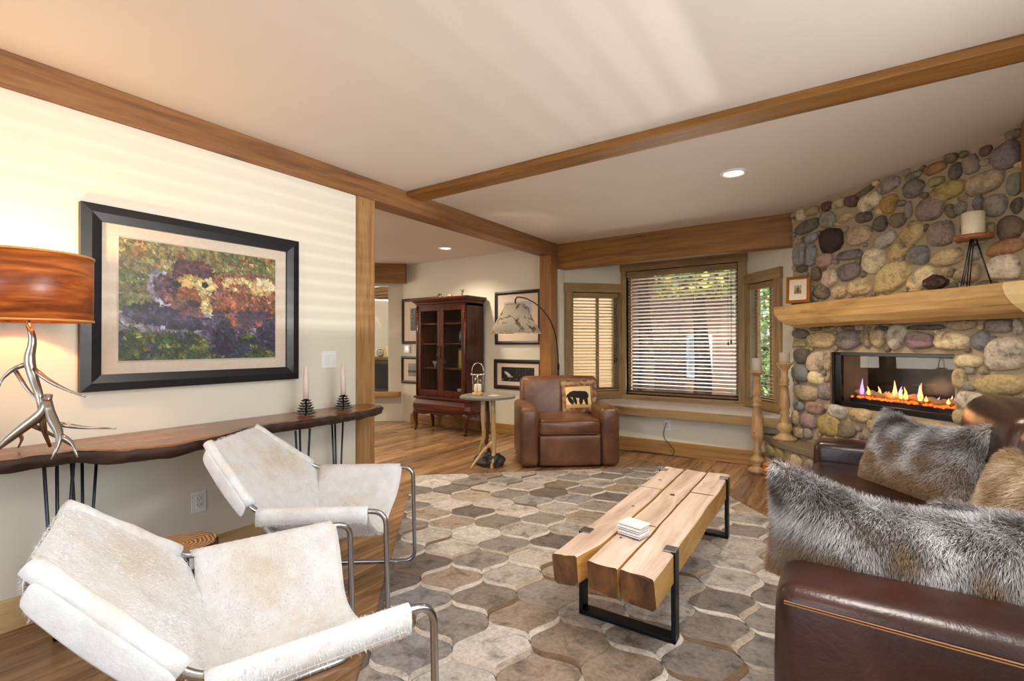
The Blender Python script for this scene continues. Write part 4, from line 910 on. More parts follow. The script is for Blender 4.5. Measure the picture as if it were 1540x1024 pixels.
# coasters
for k in range(5):
    if k == 0: M['coaster'] = plain('white_stone_coaster', (246, 246, 246), .4); M['cork'] = plain('dark_cork_backing', (110, 92, 84), .9)
    o = thing('coaster', None, None, (-.748 + .003 * math.sin(k * 2), 2.035 + .003 * math.cos(k * 3), .3735 + k * .0108), math.radians(-12 + 2 * math.sin(k * 2.3)))
    box('tile', 'coaster', -.055, .055, -.042, .042, .0034, .0108, o, .0012); box('cork_backing', 'cork', -.051, .051, -.038, .038, 0, .0034, o)
    tag(o, ('square white coaster, %s of the stack on the beam table' % ['bottom', 'second from bottom', 'middle', 'second from top', 'topmost'][k]), 'coaster', 'white coasters stacked on the beam table')

# ================================================================== LEATHER
def leather(name, dark, mid, light_, rough=.36):
    t = NT(name); v = t.coord(); f = t.noise(v, 3.2, 5, .6, .5); g = t.noise(v, 130, 3, .6); w_ = t.noise(v, 9, 4, .6, 1.5)
    c = t.ramp(f, [(.3, dark), (.5, mid), (.75, light_)]); hb = t.n('ShaderNodeMath', operation='MULTIPLY_ADD'); hb.inputs[1].default_value = .25; t.l(g, hb.inputs[0]); t.l(w_, hb.inputs[2])
    t.bump(hb.outputs[0], .22, .008); return t.done(c, rough)
M['leather'] = leather('cognac_leather', (70, 44, 30), (104, 68, 46), (132, 92, 64), .32)
M['leather_d'] = leather('oxblood_leather', (30, 16, 13), (47, 26, 21), (70, 40, 33), .28)
M['seam'] = plain('tan_stitching', (150, 104, 64), .7)
ac = thing('leather_armchair', 'boxy brown leather armchair facing the room in front of the bay', 'armchair', (-2.16, 4.18, 0), math.radians(38))
# local: front edge at y=0, chair goes back to y=.92
soft('seat_base', 'leather', (.62, .80, .30), (0, .44, .02), ac, .018, .006)
soft('front_panel', 'leather', (.60, .05, .285), (0, .035, .025), ac, .014, .006)
for s in (-1, 1): soft('arm', 'leather', (.185, .86, .565), (s * .398, .44, .015), ac, .045, .012)
soft('backrest', 'leather', (.84, .29, .64), (0, .735, .20), ac, .05, .012, rot=(math.radians(-7), 0, 0))
soft('seat_cushion', 'leather', (.605, .62, .15), (0, .335, .315), ac, .04, .02)
m = MB()
for z in (.33, .452): m.tube(rounded([(-.29, .3, z), (-.295, .024, z), (.295, .024, z), (.29, .3, z)], .04), .0035, 6)
m.build('piping', 'leather', ac, True)
m = MB()
for s in (-1, 1): m.box(s * .3 - .002, s * .3 + .002, .002, .012, .03, .31)
m.build('stitched_seam', 'leather_d', ac)
for x in (-.4, .4):
    for y in (.06, .84): MB().lathe([(.022, 0), (.026, .02)], 10, (x, y, 0)).build('foot', 'plug', ac)
# bear pillow
def bear_pillow():
    t = thing('bear_pillow', 'square pillow with a black bear silhouette on the leather armchair', 'pillow', (0, 0, 0))
    me = pillow_mesh(.40, .38, .13, 90, .05)
    n = len(me.vertices); co = np.empty(n * 3, np.float32); me.vertices.foreach_get('co', co); co = co.reshape(-1, 3)
    x, z = co[:, 0] / .40, co[:, 2] / .38 - .5
    nz = np.array([mnoise.noise(Vector((float(a) * 9, 0, float(b) * 9))) for a, b in zip(x, z)])
    C = np.ones((n, 3)) * np.array((150, 110, 84)); C[nz > .15] = (120, 76, 54); C[nz < -.18] = (164, 140, 100); C[(nz > -.05) & (nz < .0)] = (120, 108, 76)
    sq = (abs(x + .05) < .33) & (z > -.36) & (z < .25); C[sq] = (222, 196, 150); C[sq & (z < -.27)] = (192, 150, 96)
    u, v = (x + .05) / .33, (z + .03) / .28
    E = lambda cx, cy, rx, ry, a=0: ell(u, v, cx, cy, rx, ry, a)
    b = E(.12, .12, .62, .38) | E(-.3, .18, .42, .38) | E(.5, .0, .34, .46) | E(-.72, .10, .24, .2, 30) | E(-.66, .3, .1, .14) | E(-.86, -.02, .12, .1) | E(-.62, -.45, .17, .45, 22) | E(-.28, -.45, .14, .42, 12) | E(.20, -.5, .16, .42, -4) | E(.60, -.5, .15, .46, 8) | E(-.1, .36, .3, .16)
    C[b & (co[:, 1] < 0) & sq] = (24, 19, 20)
    setcol(me, s2l(C / 255)); link('cover', me, 'vfabric', t, True, fix=False)
    P = [(0.2 * (1 - .05 * (1 - b * b)) * a, 0, 0) for a, b in ()]
    m = MB(); e = []
    for a, b in [(-1 + 2 * i / 12, -1) for i in range(12)] + [(1, -1 + 2 * i / 12) for i in range(12)] + [(1 - 2 * i / 12, 1) for i in range(12)] + [(-1, 1 - 2 * i / 12) for i in range(13)]:
        e.append((a * .2 * (1 - .05 * (1 - b * b)), 0, b * .19 * (1 - .05 * (1 - a * a)) + .19))
    m.tube(e, .004, 6); m.build('piping', 'frame_brown', t, True); return t
bp = bear_pillow()
bp.matrix_world = Matrix.Translation((-2.16, 4.18, 0)) @ Matrix.Rotation(math.radians(38), 4, 'Z') @ Matrix.Translation((.20, .47, .462)) @ Matrix.Rotation(math.radians(-8), 4, 'Z') @ Matrix.Rotation(math.radians(-24), 4, 'X') @ Matrix.Rotation(math.radians(-3), 4, 'Y')

# ================================================================== SIDE TABLE AND LANTERN
st = thing('side_table', 'side table with an irregular slate top on pale branch legs', 'side table', (-2.93, 3.87, 0))
m = MB(); n = 26
P = [((.285 + .035 * mnoise.noise(Vector((math.cos(a) * 2, math.sin(a) * 2, 4)))) * math.cos(a), (.285 + .035 * mnoise.noise(Vector((math.cos(a) * 2, math.sin(a) * 2, 4)))) * math.sin(a)) for a in [2 * PI * j / n for j in range(n)]]
m.prism(P, .668, .69); m.build('top', plain('grey_slate', (118, 116, 112), .42, bump=.7, bs=22), st, bevel=.003)
M['branch'] = wood('peeled_branch', (134, 100, 56), (192, 160, 108), (214, 186, 140), 'z', 2, .6, .5, stretch=5)
def sc3(a, b, z): return (a * .8265 - b * .5629, a * .5629 + b * .8265, z)
for pts, rs in (([sc3(-.045, -.02, .67), sc3(-.05, -.01, .45), sc3(-.035, .0, .27), sc3(-.08, .03, .16), sc3(-.10, .06, .0)], [.024, .022, .021, .016, .013]),
                ([sc3(.05, -.05, .67), sc3(.055, -.05, .4), sc3(.06, -.06, .2), sc3(.06, -.10, .1), sc3(.045, -.20, .0)], [.026, .025, .027, .022, .017]),
                ([sc3(.055, -.06, .24), sc3(-.04, -.12, .16), sc3(-.12, -.18, .06), sc3(-.16, -.21, .0)], [.018, .014, .012, .009])):
    q = rounded(pts, .06, 4); MB().tube(q, np.interp(np.linspace(0, 1, len(q)), np.linspace(0, 1, len(rs)), rs).tolist(), 10).build('leg', 'branch', st, True)
q = rounded([sc3(-.01, .06, .67), sc3(-.0, .05, .4), sc3(-.02, .04, .2), sc3(.05, .08, .0)], .06); MB().tube(q, .02, 10).build('leg', plain('dark_branch', (92, 58, 36), .6, bump=.6, bs=30), st, True)['label'] = 'darker rear branch leg'
m = MB(); bm = bmesh.new(); bmesh.ops.create_icosphere(bm, subdivisions=3, radius=1)
for v in bm.verts:
    v.co *= 1 + .35 * mnoise.noise(v.co * 1.7); v.co = Vector((v.co.x * .17, v.co.y * .12, max(-.0, v.co.z * .09 + .035)))
me = bpy.data.meshes.new('rock'); bm.to_mesh(me); bm.free(); link('rock_base', me, plain('dark_slate_rock', (44, 40, 40), .5, bump=1, bs=12), st, loc=sc3(.03, -.03, .0))
box('coaster', plain('pale_stone', (214, 206, 190), .5), -.045, .045, -.04, .04, .690, .699, None, .002, label='pale square coaster on the slate side table', cat='coaster').location = (-2.83, 3.84, 0)
lt = thing('lantern', 'glass cylinder lantern with a metal arch handle on the slate table', 'lantern', (-3.02, 3.82, .690))
MB().lathe([(.054, 0), (.056, .004), (.056, .028), (.05, .03)], 24).build('base', 'branch', lt, True)
MB().lathe([(.050, .03), (.050, .205), (.0485, .205), (.0485, .03)], 28, caps=False).build('glass_cylinder', 'glass', lt, True)
m = MB(); m.lathe([(.052, .20), (.055, .203), (.055, .212), (.05, .214)], 28, caps=False)
for a in range(4): m.tube([(.053 * math.cos(a * PI / 2 + .6), .053 * math.sin(a * PI / 2 + .6), .02), (.053 * math.cos(a * PI / 2 + .6), .053 * math.sin(a * PI / 2 + .6), .21)], .0025, 6)
m.build('metal_cage', 'brushed', lt, True)
m = MB(); m.tube([sc3(.058 * math.cos(a), 0, .225 + .10 * math.sin(a) ** .8) if math.sin(a) > 1e-3 else sc3(.058 * math.cos(a), 0, .205) for a in np.linspace(0, PI, 18)], .005, 8)
for s in (-1, 1): m.lathe([(.0, -.012), (.01, -.01), (.012, 0), (.01, .01), (0, .012)], 12, sc3(s * .06, 0, .208))
m.build('handle', 'brushed', lt, True)
MB().lathe([(.036, 0), (.038, .01), (.037, .075), (.03, .082), (0, .08)], 20).build('pillar_candle', 'wax', None, True, loc=(-3.02, 3.82, .721), label='pillar candle inside the glass lantern', cat='candle')

# ================================================================== ARC FLOOR LAMP
fx_, fy_ = -2.74, 5.02; fc = Vector((-2.73, 4.07, 0))
fl_ = thing('floor_lamp', 'arched floor lamp with a spotted cowhide cone shade', 'floor lamp', (-2.74, 4.99, 0))
B0 = Vector((-2.74, 4.99, 0)); L_ = lambda p: Vector(p) - B0
MB().lathe([(0, 0), (.125, 0), (.13, .01), (.12, .022), (.02, .03), (.016, .05)], 32).build('base_plate', 'bronze', fl_, True)
arc = [L_((-2.74, 4.99, .03)), L_((-2.74, 4.99, .6)), L_((-2.74, 4.99, 1.05)), L_((-2.735, 4.93, 1.3)), L_((-2.735, 4.78, 1.5)), L_((-2.73, 4.5, 1.64)), L_((-2.73, 4.25, 1.69)), L_((-2.73, 4.1, 1.685)), L_((-2.73, 4.07, 1.655))]
q = rounded(arc, .25, 5); MB().tube(q, [.011 if p.z < .95 else .007 for p in q], 10).build('arched_pole', 'bronze', fl_, True)
MB().lathe([(.014, 0), (.016, .05), (.011, .08)], 12, L_((-2.74, 4.99, .9))).build('pole_joint', 'bronze', fl_, True)
nt = NT('spotted_hide'); v = nt.coord(rnd=False); f = nt.noise(v, 11, 4, .55, .9)
nt.bump(nt.noise(v, 160, 2), .2, .003)
M['spotted'] = nt.done(nt.ramp(f, [(.53, (196, 184, 164)), (.56, (140, 112, 84)), (.66, (108, 78, 54))]), .8)
m = MB(); n = 40; c_ = L_(fc); m.lathe([(.100, 1.605), (.262, 1.315), (.258, 1.315), (.096, 1.605)], n, c_, False); m.f += [(j, (j + 1) % n, 3 * n + (j + 1) % n, 3 * n + j) for j in range(n)]
m.build('lamp_shade', 'spotted', fl_, True)
M['rimt'] = plain('rim_tape', (176, 160, 130), .7)
for r0, z in ((.259, 1.312), (.098, 1.602)): MB().lathe([(r0, z), (r0 + .005, z), (r0 + .005, z + .008), (r0, z + .008)], n, c_, False).build('shade_rim', 'rimt', fl_, True)
m = MB(); [m.tube([c_ + Vector((0, 0, 1.60)), c_ + Vector((.098 * math.cos(a), .098 * math.sin(a), 1.60))], .0025, 6) for a in (0.3, 2.4, 4.5)]; m.tube([c_ + Vector((0, 0, 1.66)), c_ + Vector((0, 0, 1.5))], .008, 8); m.build('shade_spider', 'bronze', fl_, True)
MB().lathe([(0, 0), (.02, .01), (.032, .05), (.02, .09), (0, .1)], 14, c_ + Vector((0, 0, 1.42))).build('bulb', emit('floor_lamp_bulb', (255, 214, 150), 14), fl_, True)
light('floor_lamp_light', 'POINT', (fc.x, fc.y, 1.395), (0, 0, 0), 9, (1, .78, .5), shadow_soft_size=.03)

# ================================================================== CABINET
cb = thing('display_cabinet', 'tall carved mahogany display cabinet with glazed doors on curved legs', 'cabinet', (-4.52, 5.06, 0))
M['mahog'] = wood('mahogany', (36, 13, 8), (74, 32, 20), (104, 50, 30), 'z', 1.3, .28, .1, knots=False); M['mahog_x'] = wood('mahogany_x', (38, 14, 9), (80, 35, 22), (112, 54, 32), 'x', 1.3, .28, .1, knots=False)
hw, yf, yb = .46, -.155, .20
m = MB()   # bombe base, swelling in profile
for sgn in (1,):
    prof_ = [(.27, .0), (.285, .022), (.33, .034), (.38, .03), (.42, .008), (.44, .0), (.455, .03), (.47, .03), (.475, .015)]
    rows = []
    for z, d in prof_:
        a, f_ = hw + .03 + d, yf - .03 - d; rows.append([(-a, yb, z), (-a, f_ + .05, z), (-a + .05, f_, z), (a - .05, f_, z), (a, f_ + .05, z), (a, yb, z), (-a, yb, z)])
    m.grid(rows); m.add(rows[0][:-1], [tuple(range(6))]); m.add(rows[-1][:-1], [tuple(range(6))])
m.build('bombe_base', 'mahog_x', cb, False)
def scallop(name, a, b, y, axis):
    m = MB(); n = 40; top_, bot = [], []
    for i in range(n + 1):
        u = -1 + 2 * i / n; x = a + (b - a) * i / n; dz = .02 + .035 * abs(math.cos(u * PI * 1.5)) * (1 - .3 * abs(u)) + .03 * max(0, abs(u) - .75) / .25
        top_.append(x); bot.append(.275 - dz)
    rows = [[(x, y, .275) if axis == 'x' else (y, x, .275) for x in top_], [(x, y, z) if axis == 'x' else (y, x, z) for x, z in zip(top_, bot)]]
    m.grid(rows); return m.build(name, 'mahog_x', cb, solid=.02)
scallop('apron', -.47, .47, yf - .03, 'x'); scallop('side_apron', yf, yb - .02, .475, 'y'); scallop('side_apron', yf, yb - .02, -.475, 'y')
for sx in (-1, 1):
    for fy, yy in ((-1, yf - .02), (1, yb - .04)):
        pts = [(sx * .455, yy, .28), (sx * .47, yy + fy * .006, .22), (sx * .462, yy + fy * .004, .14), (sx * .445, yy - fy * .002, .07), (sx * .455, yy + fy * .01, .025), (sx * .468, yy + fy * .02, .012)]
        q = rounded(pts, .04, 4); rs = np.interp(np.linspace(0, 1, len(q)), [0, .2, .5, .8, .93, 1], [.042, .038, .024, .016, .024, .018]).tolist()
        MB().tube(q, rs, 12).build('leg', 'mahog', cb, True)
m = MB(); m.box(-hw, -hw + .02, yf, yb, .475, 1.76); m.box(hw - .02, hw, yf, yb, .475, 1.76); m.box(-hw, hw, yb - .015, yb, .475, 1.76); m.box(-hw, hw, yf, yb, .475, .50); m.box(-hw, hw, yf, yb, 1.72, 1.76)
m.build('case', 'mahog', cb, bevel=.002)
box('interior_back', plain('dark_cabinet_interior', (40, 20, 14), .6), -hw + .03, hw - .03, yb - .02, yb - .016, .5, 1.72, cb)
for z in (.86, 1.2, 1.48): box('shelf', 'mahog_x', -hw + .022, hw - .022, yf + .04, yb - .02, z, z + .015, cb, .002)
for s in (-1, 1):
    MB().tube([(s * (hw - .018), yf - .012, .49), (s * (hw - .018), yf - .012, 1.74)], .016, 10).build('corner_column', 'mahog', cb, True)
    m = MB()
    for k in range(5): m.lathe([(0, -.02), (.014, -.012), (.02, 0), (.012, .014), (0, .022)], 8, (s * (hw - .018), yf - .022, 1.70 - k * .036))
    m.build('carved_corbel', 'mahog_x', cb, True)
rows = []
for z, d in ((1.755, .0), (1.765, .012), (1.78, .014), (1.795, .035), (1.815, .055), (1.828, .06), (1.84, .06), (1.845, .05)): a, f_ = hw + d, yf - .01 - d; rows.append([(-a, yb, z), (-a, f_, z), (a, f_, z), (a, yb, z), (-a, yb, z)])
m = MB(); m.grid(rows); m.add(rows[-1][:-1], [(0, 1, 2, 3)]); m.build('cornice', 'mahog_x', cb)
for s in (-1, 1):
    x0, x1 = (-hw + .035, -.002) if s < 0 else (.002, hw - .035); yd = yf - .012
    d = box('door', 'mahog', x0, x0 + .05, yd, yd + .022, .50, 1.725, cb, .004)
    m = MB(); m.box(x1 - .05, x1, yd, yd + .022, .50, 1.725); m.box(x0 + .05, x1 - .05, yd, yd + .022, .50, .57); m.box(x0 + .05, x1 - .05, yd, yd + .022, 1.665, 1.725); m.build('door_rails', 'mahog', d, bevel=.004)
    box('door_glass', 'glass', x0 + .05, x1 - .05, yd + .008, yd + .012, .57, 1.665, d)
    m = MB(); hx = -s * .0 + s * .028
    m.tube(rounded([(hx, yd - .004, 1.16), (hx, yd - .03, 1.15), (hx, yd - .03, 1.03), (hx, yd - .004, 1.02)], .015), .005, 8); m.lathe([(0, 0), (.015, .0), (.018, .006), (0, .01)], 10, (hx, yd - .01, 1.17)); m.lathe([(0, 0), (.015, .0), (.018, .006), (0, .01)], 10, (hx, yd - .01, 1.0)); m.build('handle', 'bronze', d, True)
# things on its shelves and on top
for k, (x, z, c, lab) in enumerate(((-.26, .875, (150, 150, 156), 'silver cup on the middle shelf of the cabinet, at left'), (-.12, .875, (190, 170, 120), 'tan cup on the middle shelf of the cabinet'), (.20, .50, (170, 176, 190), 'pale bowl at the bottom of the cabinet, right door'))):
    t = thing('cabinet_cup', lab, 'cup', (-4.52 + x, 5.07, z)); MB().lathe([(.02, 0), (.012, .02), (.03, .05), (.042, .09), (.038, .09), (.026, .05), (0, .03)], 16, caps=False).build('bowl', plain('cup_glaze_%d' % k, c, .25), t, True); MB().lathe([(.026, 0), (.027, .006), (.014, .01)], 14).build('foot', 'brushed', t, True)
t = thing('teal_vase', 'teal and yellow jar behind the right cabinet door', 'jar', (-4.52 + .28, 5.09, 1.215)); MB().lathe([(.06, 0), (.085, .05), (.09, .14), (.05, .2), (.045, .235), (.04, .235)], 24).build('body', plain('teal_glaze', (42, 96, 104), .25), t, True); MB().lathe([(.05, .235), (.052, .25), (.01, .258), (.012, .27), (0, .275)], 20).build('lid', plain('yellow_glaze', (176, 150, 50), .3), t, True)
t = thing('yellow_box', 'yellow patterned tin behind the right cabinet door, on the middle shelf', 'box', (-4.52 + .28, 5.09, .876)); box('tin', plain('yellow_tin', (168, 150, 60), .35), -.09, .09, -.04, .04, 0, .24, t, .006); box('lid', plain('tin_lid', (60, 70, 80), .35), -.093, .093, -.043, .043, .24, .27, t, .004)
def figurine(label, x, s, kind):
    t = thing('figurine', label, 'figurine', (-4.52 + x, 5.0, 1.846)); c = plain('figurine_bronze', (96, 78, 64), .5, bump=.4)
    if kind == 'arch':
        MB().tube([(.045 * math.cos(a), 0, .005 + .055 * math.sin(a)) for a in np.linspace(0, PI, 12)], np.linspace(.010, .016, 12).tolist(), 8).build('body', c, t, True); MB().lathe([(0, -.014), (.014, 0), (0, .014)], 8, (.05, 0, .02)).build('head', c, t, True)
    elif kind == 'low':
        MB().tube([(-.03, 0, .02), (0, 0, .03), (.03, 0, .02)], [.014, .02, .012], 10).build('body', plain('figurine_cream', (176, 140, 110), .5), t, True); MB().lathe([(0, -.012), (.014, 0), (0, .014)], 10, (.04, 0, .032)).build('head', plain('figurine_rust', (150, 70, 50), .5), t, True)
    else:
        MB().tube([(0, 0, 0), (.004, 0, .04), (-.003, 0, .075)], [.012, .009, .005], 8).build('stem', c, t, True); m = MB()
        r = random.Random(3)
        for k in range(14): a, z = r.random() * 6.28, r.uniform(.04, .1); m.tube([(0, 0, z - .01), (.03 * math.cos(a), .02 * math.sin(a), z + .01)], [.004, .008], 6)
        m.build('leaves', plain('figurine_green', (84, 96, 76), .6), t, True)
figurine('small dark arched animal figurine on top of the cabinet, leftmost', -.10, 1, 'arch'); figurine('small low cream and rust figurine on top of the cabinet, in the middle', .07, 1, 'low'); figurine('small green tree figurine on top of the cabinet, rightmost', .30, 1, 'tree')

# ================================================================== SOFA
sf = thing('leather_sofa', 'dark oxblood leather sofa with its near arm towards the viewer', 'sofa', (-.15, 1.38, .0125))
LD = 'leather_d'
soft('base', LD, (.98, 2.36, .30), (.50, 1.20, .03), sf, .02, .004)
for name_y in ((.125), (2.285)):
    soft('arm', LD, (1.02, .235, .56), (.52, name_y, .02), sf, .045, .012)
soft('backrest', LD, (.26, 2.40, .80), (.90, 1.20, .03), sf, .08, .02)
for k in range(2): soft('seat_cushion', LD, (.76, .955, .17), (.385, .725 + k * .96, .30), sf, .045, .022)
for k in range(2): soft('back_cushion', LD, (.22, .94, .50), (.745, .73 + k * .95, .42), sf, .09, .03, rot=(0, math.radians(8), 0))
m = MB()
for dz in (0, -.006): m.tube([(.03, .004, .548 + dz), (.5, -.010, .55 + dz), (1.0, .004, .548 + dz)], .0018, 5)
m.build('stitching', 'seam', sf)
for x in (.08, .92):
    for y in (.08, 2.3): MB().lathe([(.02, 0), (.025, .03)], 10, (x, y, 0)).build('foot', 'plug', sf)

# ================================================================== FUR PILLOWS
def fur_pillow(label, w_, h_, t_, Mx, seed, nst, root, tip, dark, under, low=None, sag=0, wid=.0009, length=.034):
    t = thing('fur_pillow', label, 'pillow', (0, 0, 0), 0, 'long-haired faux fur pillows on the sofa')
    me = pillow_mesh(w_, h_, t_, 24, .04, sag); 
    P, N = surface_points(me, nst, seed); N = N * np.where(N[:, 1:2] * P[:, 1:2] < 0, -1, 1)
    up = Mx.to_3x3().inverted() @ Vector((-.25, -.1, -.55)); comb = np.array(up)[None, :] * .8
    link('cushion', me, plain('fur_ground_' + str(seed), under, .95), t, True, fix=False)
    fur('fur_pile', P, N, length, t, root, tip, dark, comb, seed, wid, low=low, h=h_)
    t.matrix_world = Mx; return t
T, Rz, Rx, Ry = Matrix.Translation, (lambda a: Matrix.Rotation(math.radians(a), 4, 'Z')), (lambda a: Matrix.Rotation(math.radians(a), 4, 'X')), (lambda a: Matrix.Rotation(math.radians(a), 4, 'Y'))
SIL = dict(root=(104, 86, 70), tip=(246, 244, 246), dark=(44, 36, 34), under=(122, 98, 74), low=(176, 142, 104))
fur_pillow('silver and brown fur pillow leaning on the sofa back, before the fireplace', .56, .42, .20, T((.25, 2.95, .475)) @ Rz(-52) @ Rx(-24), 3, 70000, sag=.07, **SIL)
fur_pillow('large grey and brown fur pillow slumped over the near sofa arm', .70, .36, .22, T((.15, 1.74, .47)) @ Rz(3) @ Rx(10) @ Ry(4), 4, 100000, sag=.09, **SIL)
fur_pillow('pale tan fur pillow at the right edge, against the sofa back', .46, .36, .18, T((.46, 2.25, .475)) @ Rz(-75) @ Rx(-20), 5, 40000, root=(176, 146, 108), tip=(236, 222, 198), dark=(170, 136, 98), under=(170, 140, 104), length=.03)
fur_pillow('brown-grey fur pillow beside the slumped one, at the right picture edge', .5, .28, .18, T((.50, 1.86, .470)) @ Rz(-24) @ Rx(6) @ Ry(-7), 6, 70000, sag=.02, **SIL)

# ================================================================== FLOOR CANDLESTICKS
M['turned'] = wood('turned_pale_wood', (126, 92, 56), (174, 140, 98), (192, 162, 120), 'z', 2, .45, .2, stretch=6)
def candlestick(x, y, z, h, label, clab, kind):
    t = thing('candlestick', label, 'candlestick', (x, y, z), 0, 'tall turned wooden candlesticks')
    if kind == 'tall': pr = [(0, 0), (.082, 0), (.085, .03), (.05, .05), (.035, .065), (.06, .10), (.062, .125), (.034, .15), (.028, .17), (.042, .20), (.026, .225), (.036, .25), (.03, .27), (.050, .31), (.054, .36), (.044, .50), (.034, .60), (.04, .605), (.04, .62), (.03, .64), (.042, .655), (.028, .68), (.03, .70), (.044, .72), (.03, .78), (.024, .84), (.036, .86), (.024, .875), (.04, .895), (.064, .91), (.064, .92), (0, .92)]
    else: pr = [(0, 0), (.095, 0), (.098, .02), (.06, .04), (.045, .07), (.07, .10), (.055, .14), (.03, .16), (.045, .19), (.03, .215), (.042, .24), (.03, .26), (.046, .30), (.036, .42), (.03, .48), (.042, .49), (.028, .505), (.04, .52), (.028, .56), (.03, .62), (.044, .635), (.05, .655), (.066, .67), (.066, .68), (0, .68)]
    k = h / pr[-1][1]; MB().lathe([(r_, z_ * k) for r_, z_ in pr], 28, caps=False).build('turned_stem', 'turned', t, True)
    MB().lathe([(.041, 0), (.043, .01), (.043, .12 if kind == 'tall' else .09), (.03, .125 if kind == 'tall' else .095), (0, .12 if kind == 'tall' else .085)], 22).build('pillar_candle', plain('speckled_candle', (168, 156, 142), .7, bump=.5, bs=40), None, True, loc=(x, y, z + h), label=clab, cat='candle', group='grey speckled candles on the candlesticks')
candlestick(-.645, 5.02, 0, .945, 'tall turned wooden candlestick standing on the floor by the bay', 'grey speckled candle on the floor-standing candlestick', 'tall')
candlestick(-.42, 5.02, .33, .70, 'turned wooden candlestick standing on the stone hearth', 'grey speckled candle on the hearth candlestick', 'short')
t = thing('wooden_block', 'glossy orange-brown wooden block on the floor beside the tall candlestick', 'wooden block', (-.49, 4.88, 0), math.radians(-20)); M['orangew'] = wood('orange_lacquered_wood', (130, 70, 26), (176, 104, 44), (200, 130, 64), 'x', 1, .25, .05, knots=False); soft('block', 'orangew', (.17, .13, .13), (0, 0, .012), t, .03, .004); box('plinth', 'orangew', -.075, .075, -.055, .055, 0, .014, t, .002)

# ================================================================== ON THE MANTEL
t = thing('photo_frame', 'small gilt framed photo standing on the left end of the mantel', 'picture frame', (-.305, 4.90, 1.548), math.radians(-8)); 
g = thing('stand', None, None, parent=t); box('easel', 'bronze', -.045, .045, -.01, .07, 0, .012, g, .002)
frame_boards('frame', 'gold', .185, .235, .026, -.022, 0, t).rotation_euler.x = math.radians(-8)
o = box('mat_board', 'mat_card', -.07, .07, -.012, -.004, .022, .213, t); o.rotation_euler.x = math.radians(-8)
w_, h_ = 30, 40; X, Y = canvas(w_, h_); im = np.ones((h_, w_, 3)) * np.array((.62, .55, .42)); im[Y > .6] = (.42, .4, .28); im[ell(X, Y, .5, .5, .22, .3)] = (.35, .24, .16); im[ell(X, Y, .5, .25, .12, .1)] = (.3, .34, .4)
o = picture('photo', im, -.028, .028, .08, .155, -.0135, t); o.rotation_euler.x = math.radians(-8)
for o in t.children: o.location.z = .012 if o.name.split('.')[0] != 'stand' else 0
tf = fpx.matrix_world
def onface(lx, ly, z): return (-.358 + (lx + ly) * .7071, 5.158 + (-lx + ly) * .7071, z)
bm = bmesh.new(); bmesh.ops.create_icosphere(bm, subdivisions=3, radius=1)
for v in bm.verts:
    k = 1 + .22 * mnoise.noise(v.co * 2.2); v.co = Vector((v.co.x * .065 * k, v.co.y * .045 * k, v.co.z * .05 * k + .05))
me = bpy.data.meshes.new('lump'); bm.to_mesh(me); bm.free()
link('dark_mineral', me, plain('dark_pine_cone', (62, 36, 30), .4, bump=1.0, bs=40), None, False, loc=onface(1.36, -.13, 1.546), label='dark brown lumpy mineral on the mantel beside the tripod', cat='rock')
bm = bmesh.new(); bmesh.ops.create_icosphere(bm, subdivisions=2, radius=1)
for v in bm.verts: v.co = Vector((v.co.x * .04, v.co.y * .02, v.co.z * .014 + .012))
me = bpy.data.meshes.new('peb'); bm.to_mesh(me); bm.free(); link('pebble', me, plain('tan_pebble', (190, 160, 110), .7, bump=.6), None, True, loc=onface(1.24, -.14, 1.546), label='small flat tan pebble on the mantel', cat='rock')
hx = onface(1.57, -.12, 1.546)
t = thing('tripod_candle_stand', 'black tripod stand with a round wood plate on the mantel', 'candle stand', hx)
for a in (90, 210, 330):
    ca, sa = math.cos(math.radians(a + 10)), math.sin(math.radians(a + 10)); g = MB()
    for off in (-.006, .006): g.tube([(.012 * ca * 1 - sa * off, .012 * sa + ca * off, .285), (-.006 * ca - sa * off, -.006 * sa + ca * off, .20), (.078 * ca - sa * off, .078 * sa + ca * off, .004)][:1] + [(.078 * ca - sa * off, .078 * sa + ca * off, .004)], .0032, 7)
    g.build('leg', 'iron', t, True)
MB().lathe([(.02, .245), (.022, .25), (.02, .256)], 14).build('collar', 'iron', t, True)
MB().lathe([(0, .285), (.088, .285), (.092, .295), (.09, .308), (0, .31)], 30, caps=False).build('plate', wood('candle_plate_wood', (110, 62, 34), (160, 100, 62), (180, 124, 84), 'x', 2, .5, .2, knots=False), t, True)
MB().lathe([(.051, 0), (.053, .01), (.053, .132), (.045, .138), (.01, .13), (0, .13)], 30, caps=False).build('pillar_candle', 'wax', None, True, loc=(hx[0], hx[1], hx[2] + .311), label='thick ivory pillar candle inside the glass sleeve on the mantel stand', cat='candle')
MB().lathe([(.066, 0), (.066, .19), (.064, .19), (.064, 0)], 32, caps=False).build('glass_hurricane', 'glass', None, True, loc=(hx[0], hx[1], hx[2] + .311), label='open glass hurricane sleeve around the ivory candle on the mantel', cat='glass sleeve')

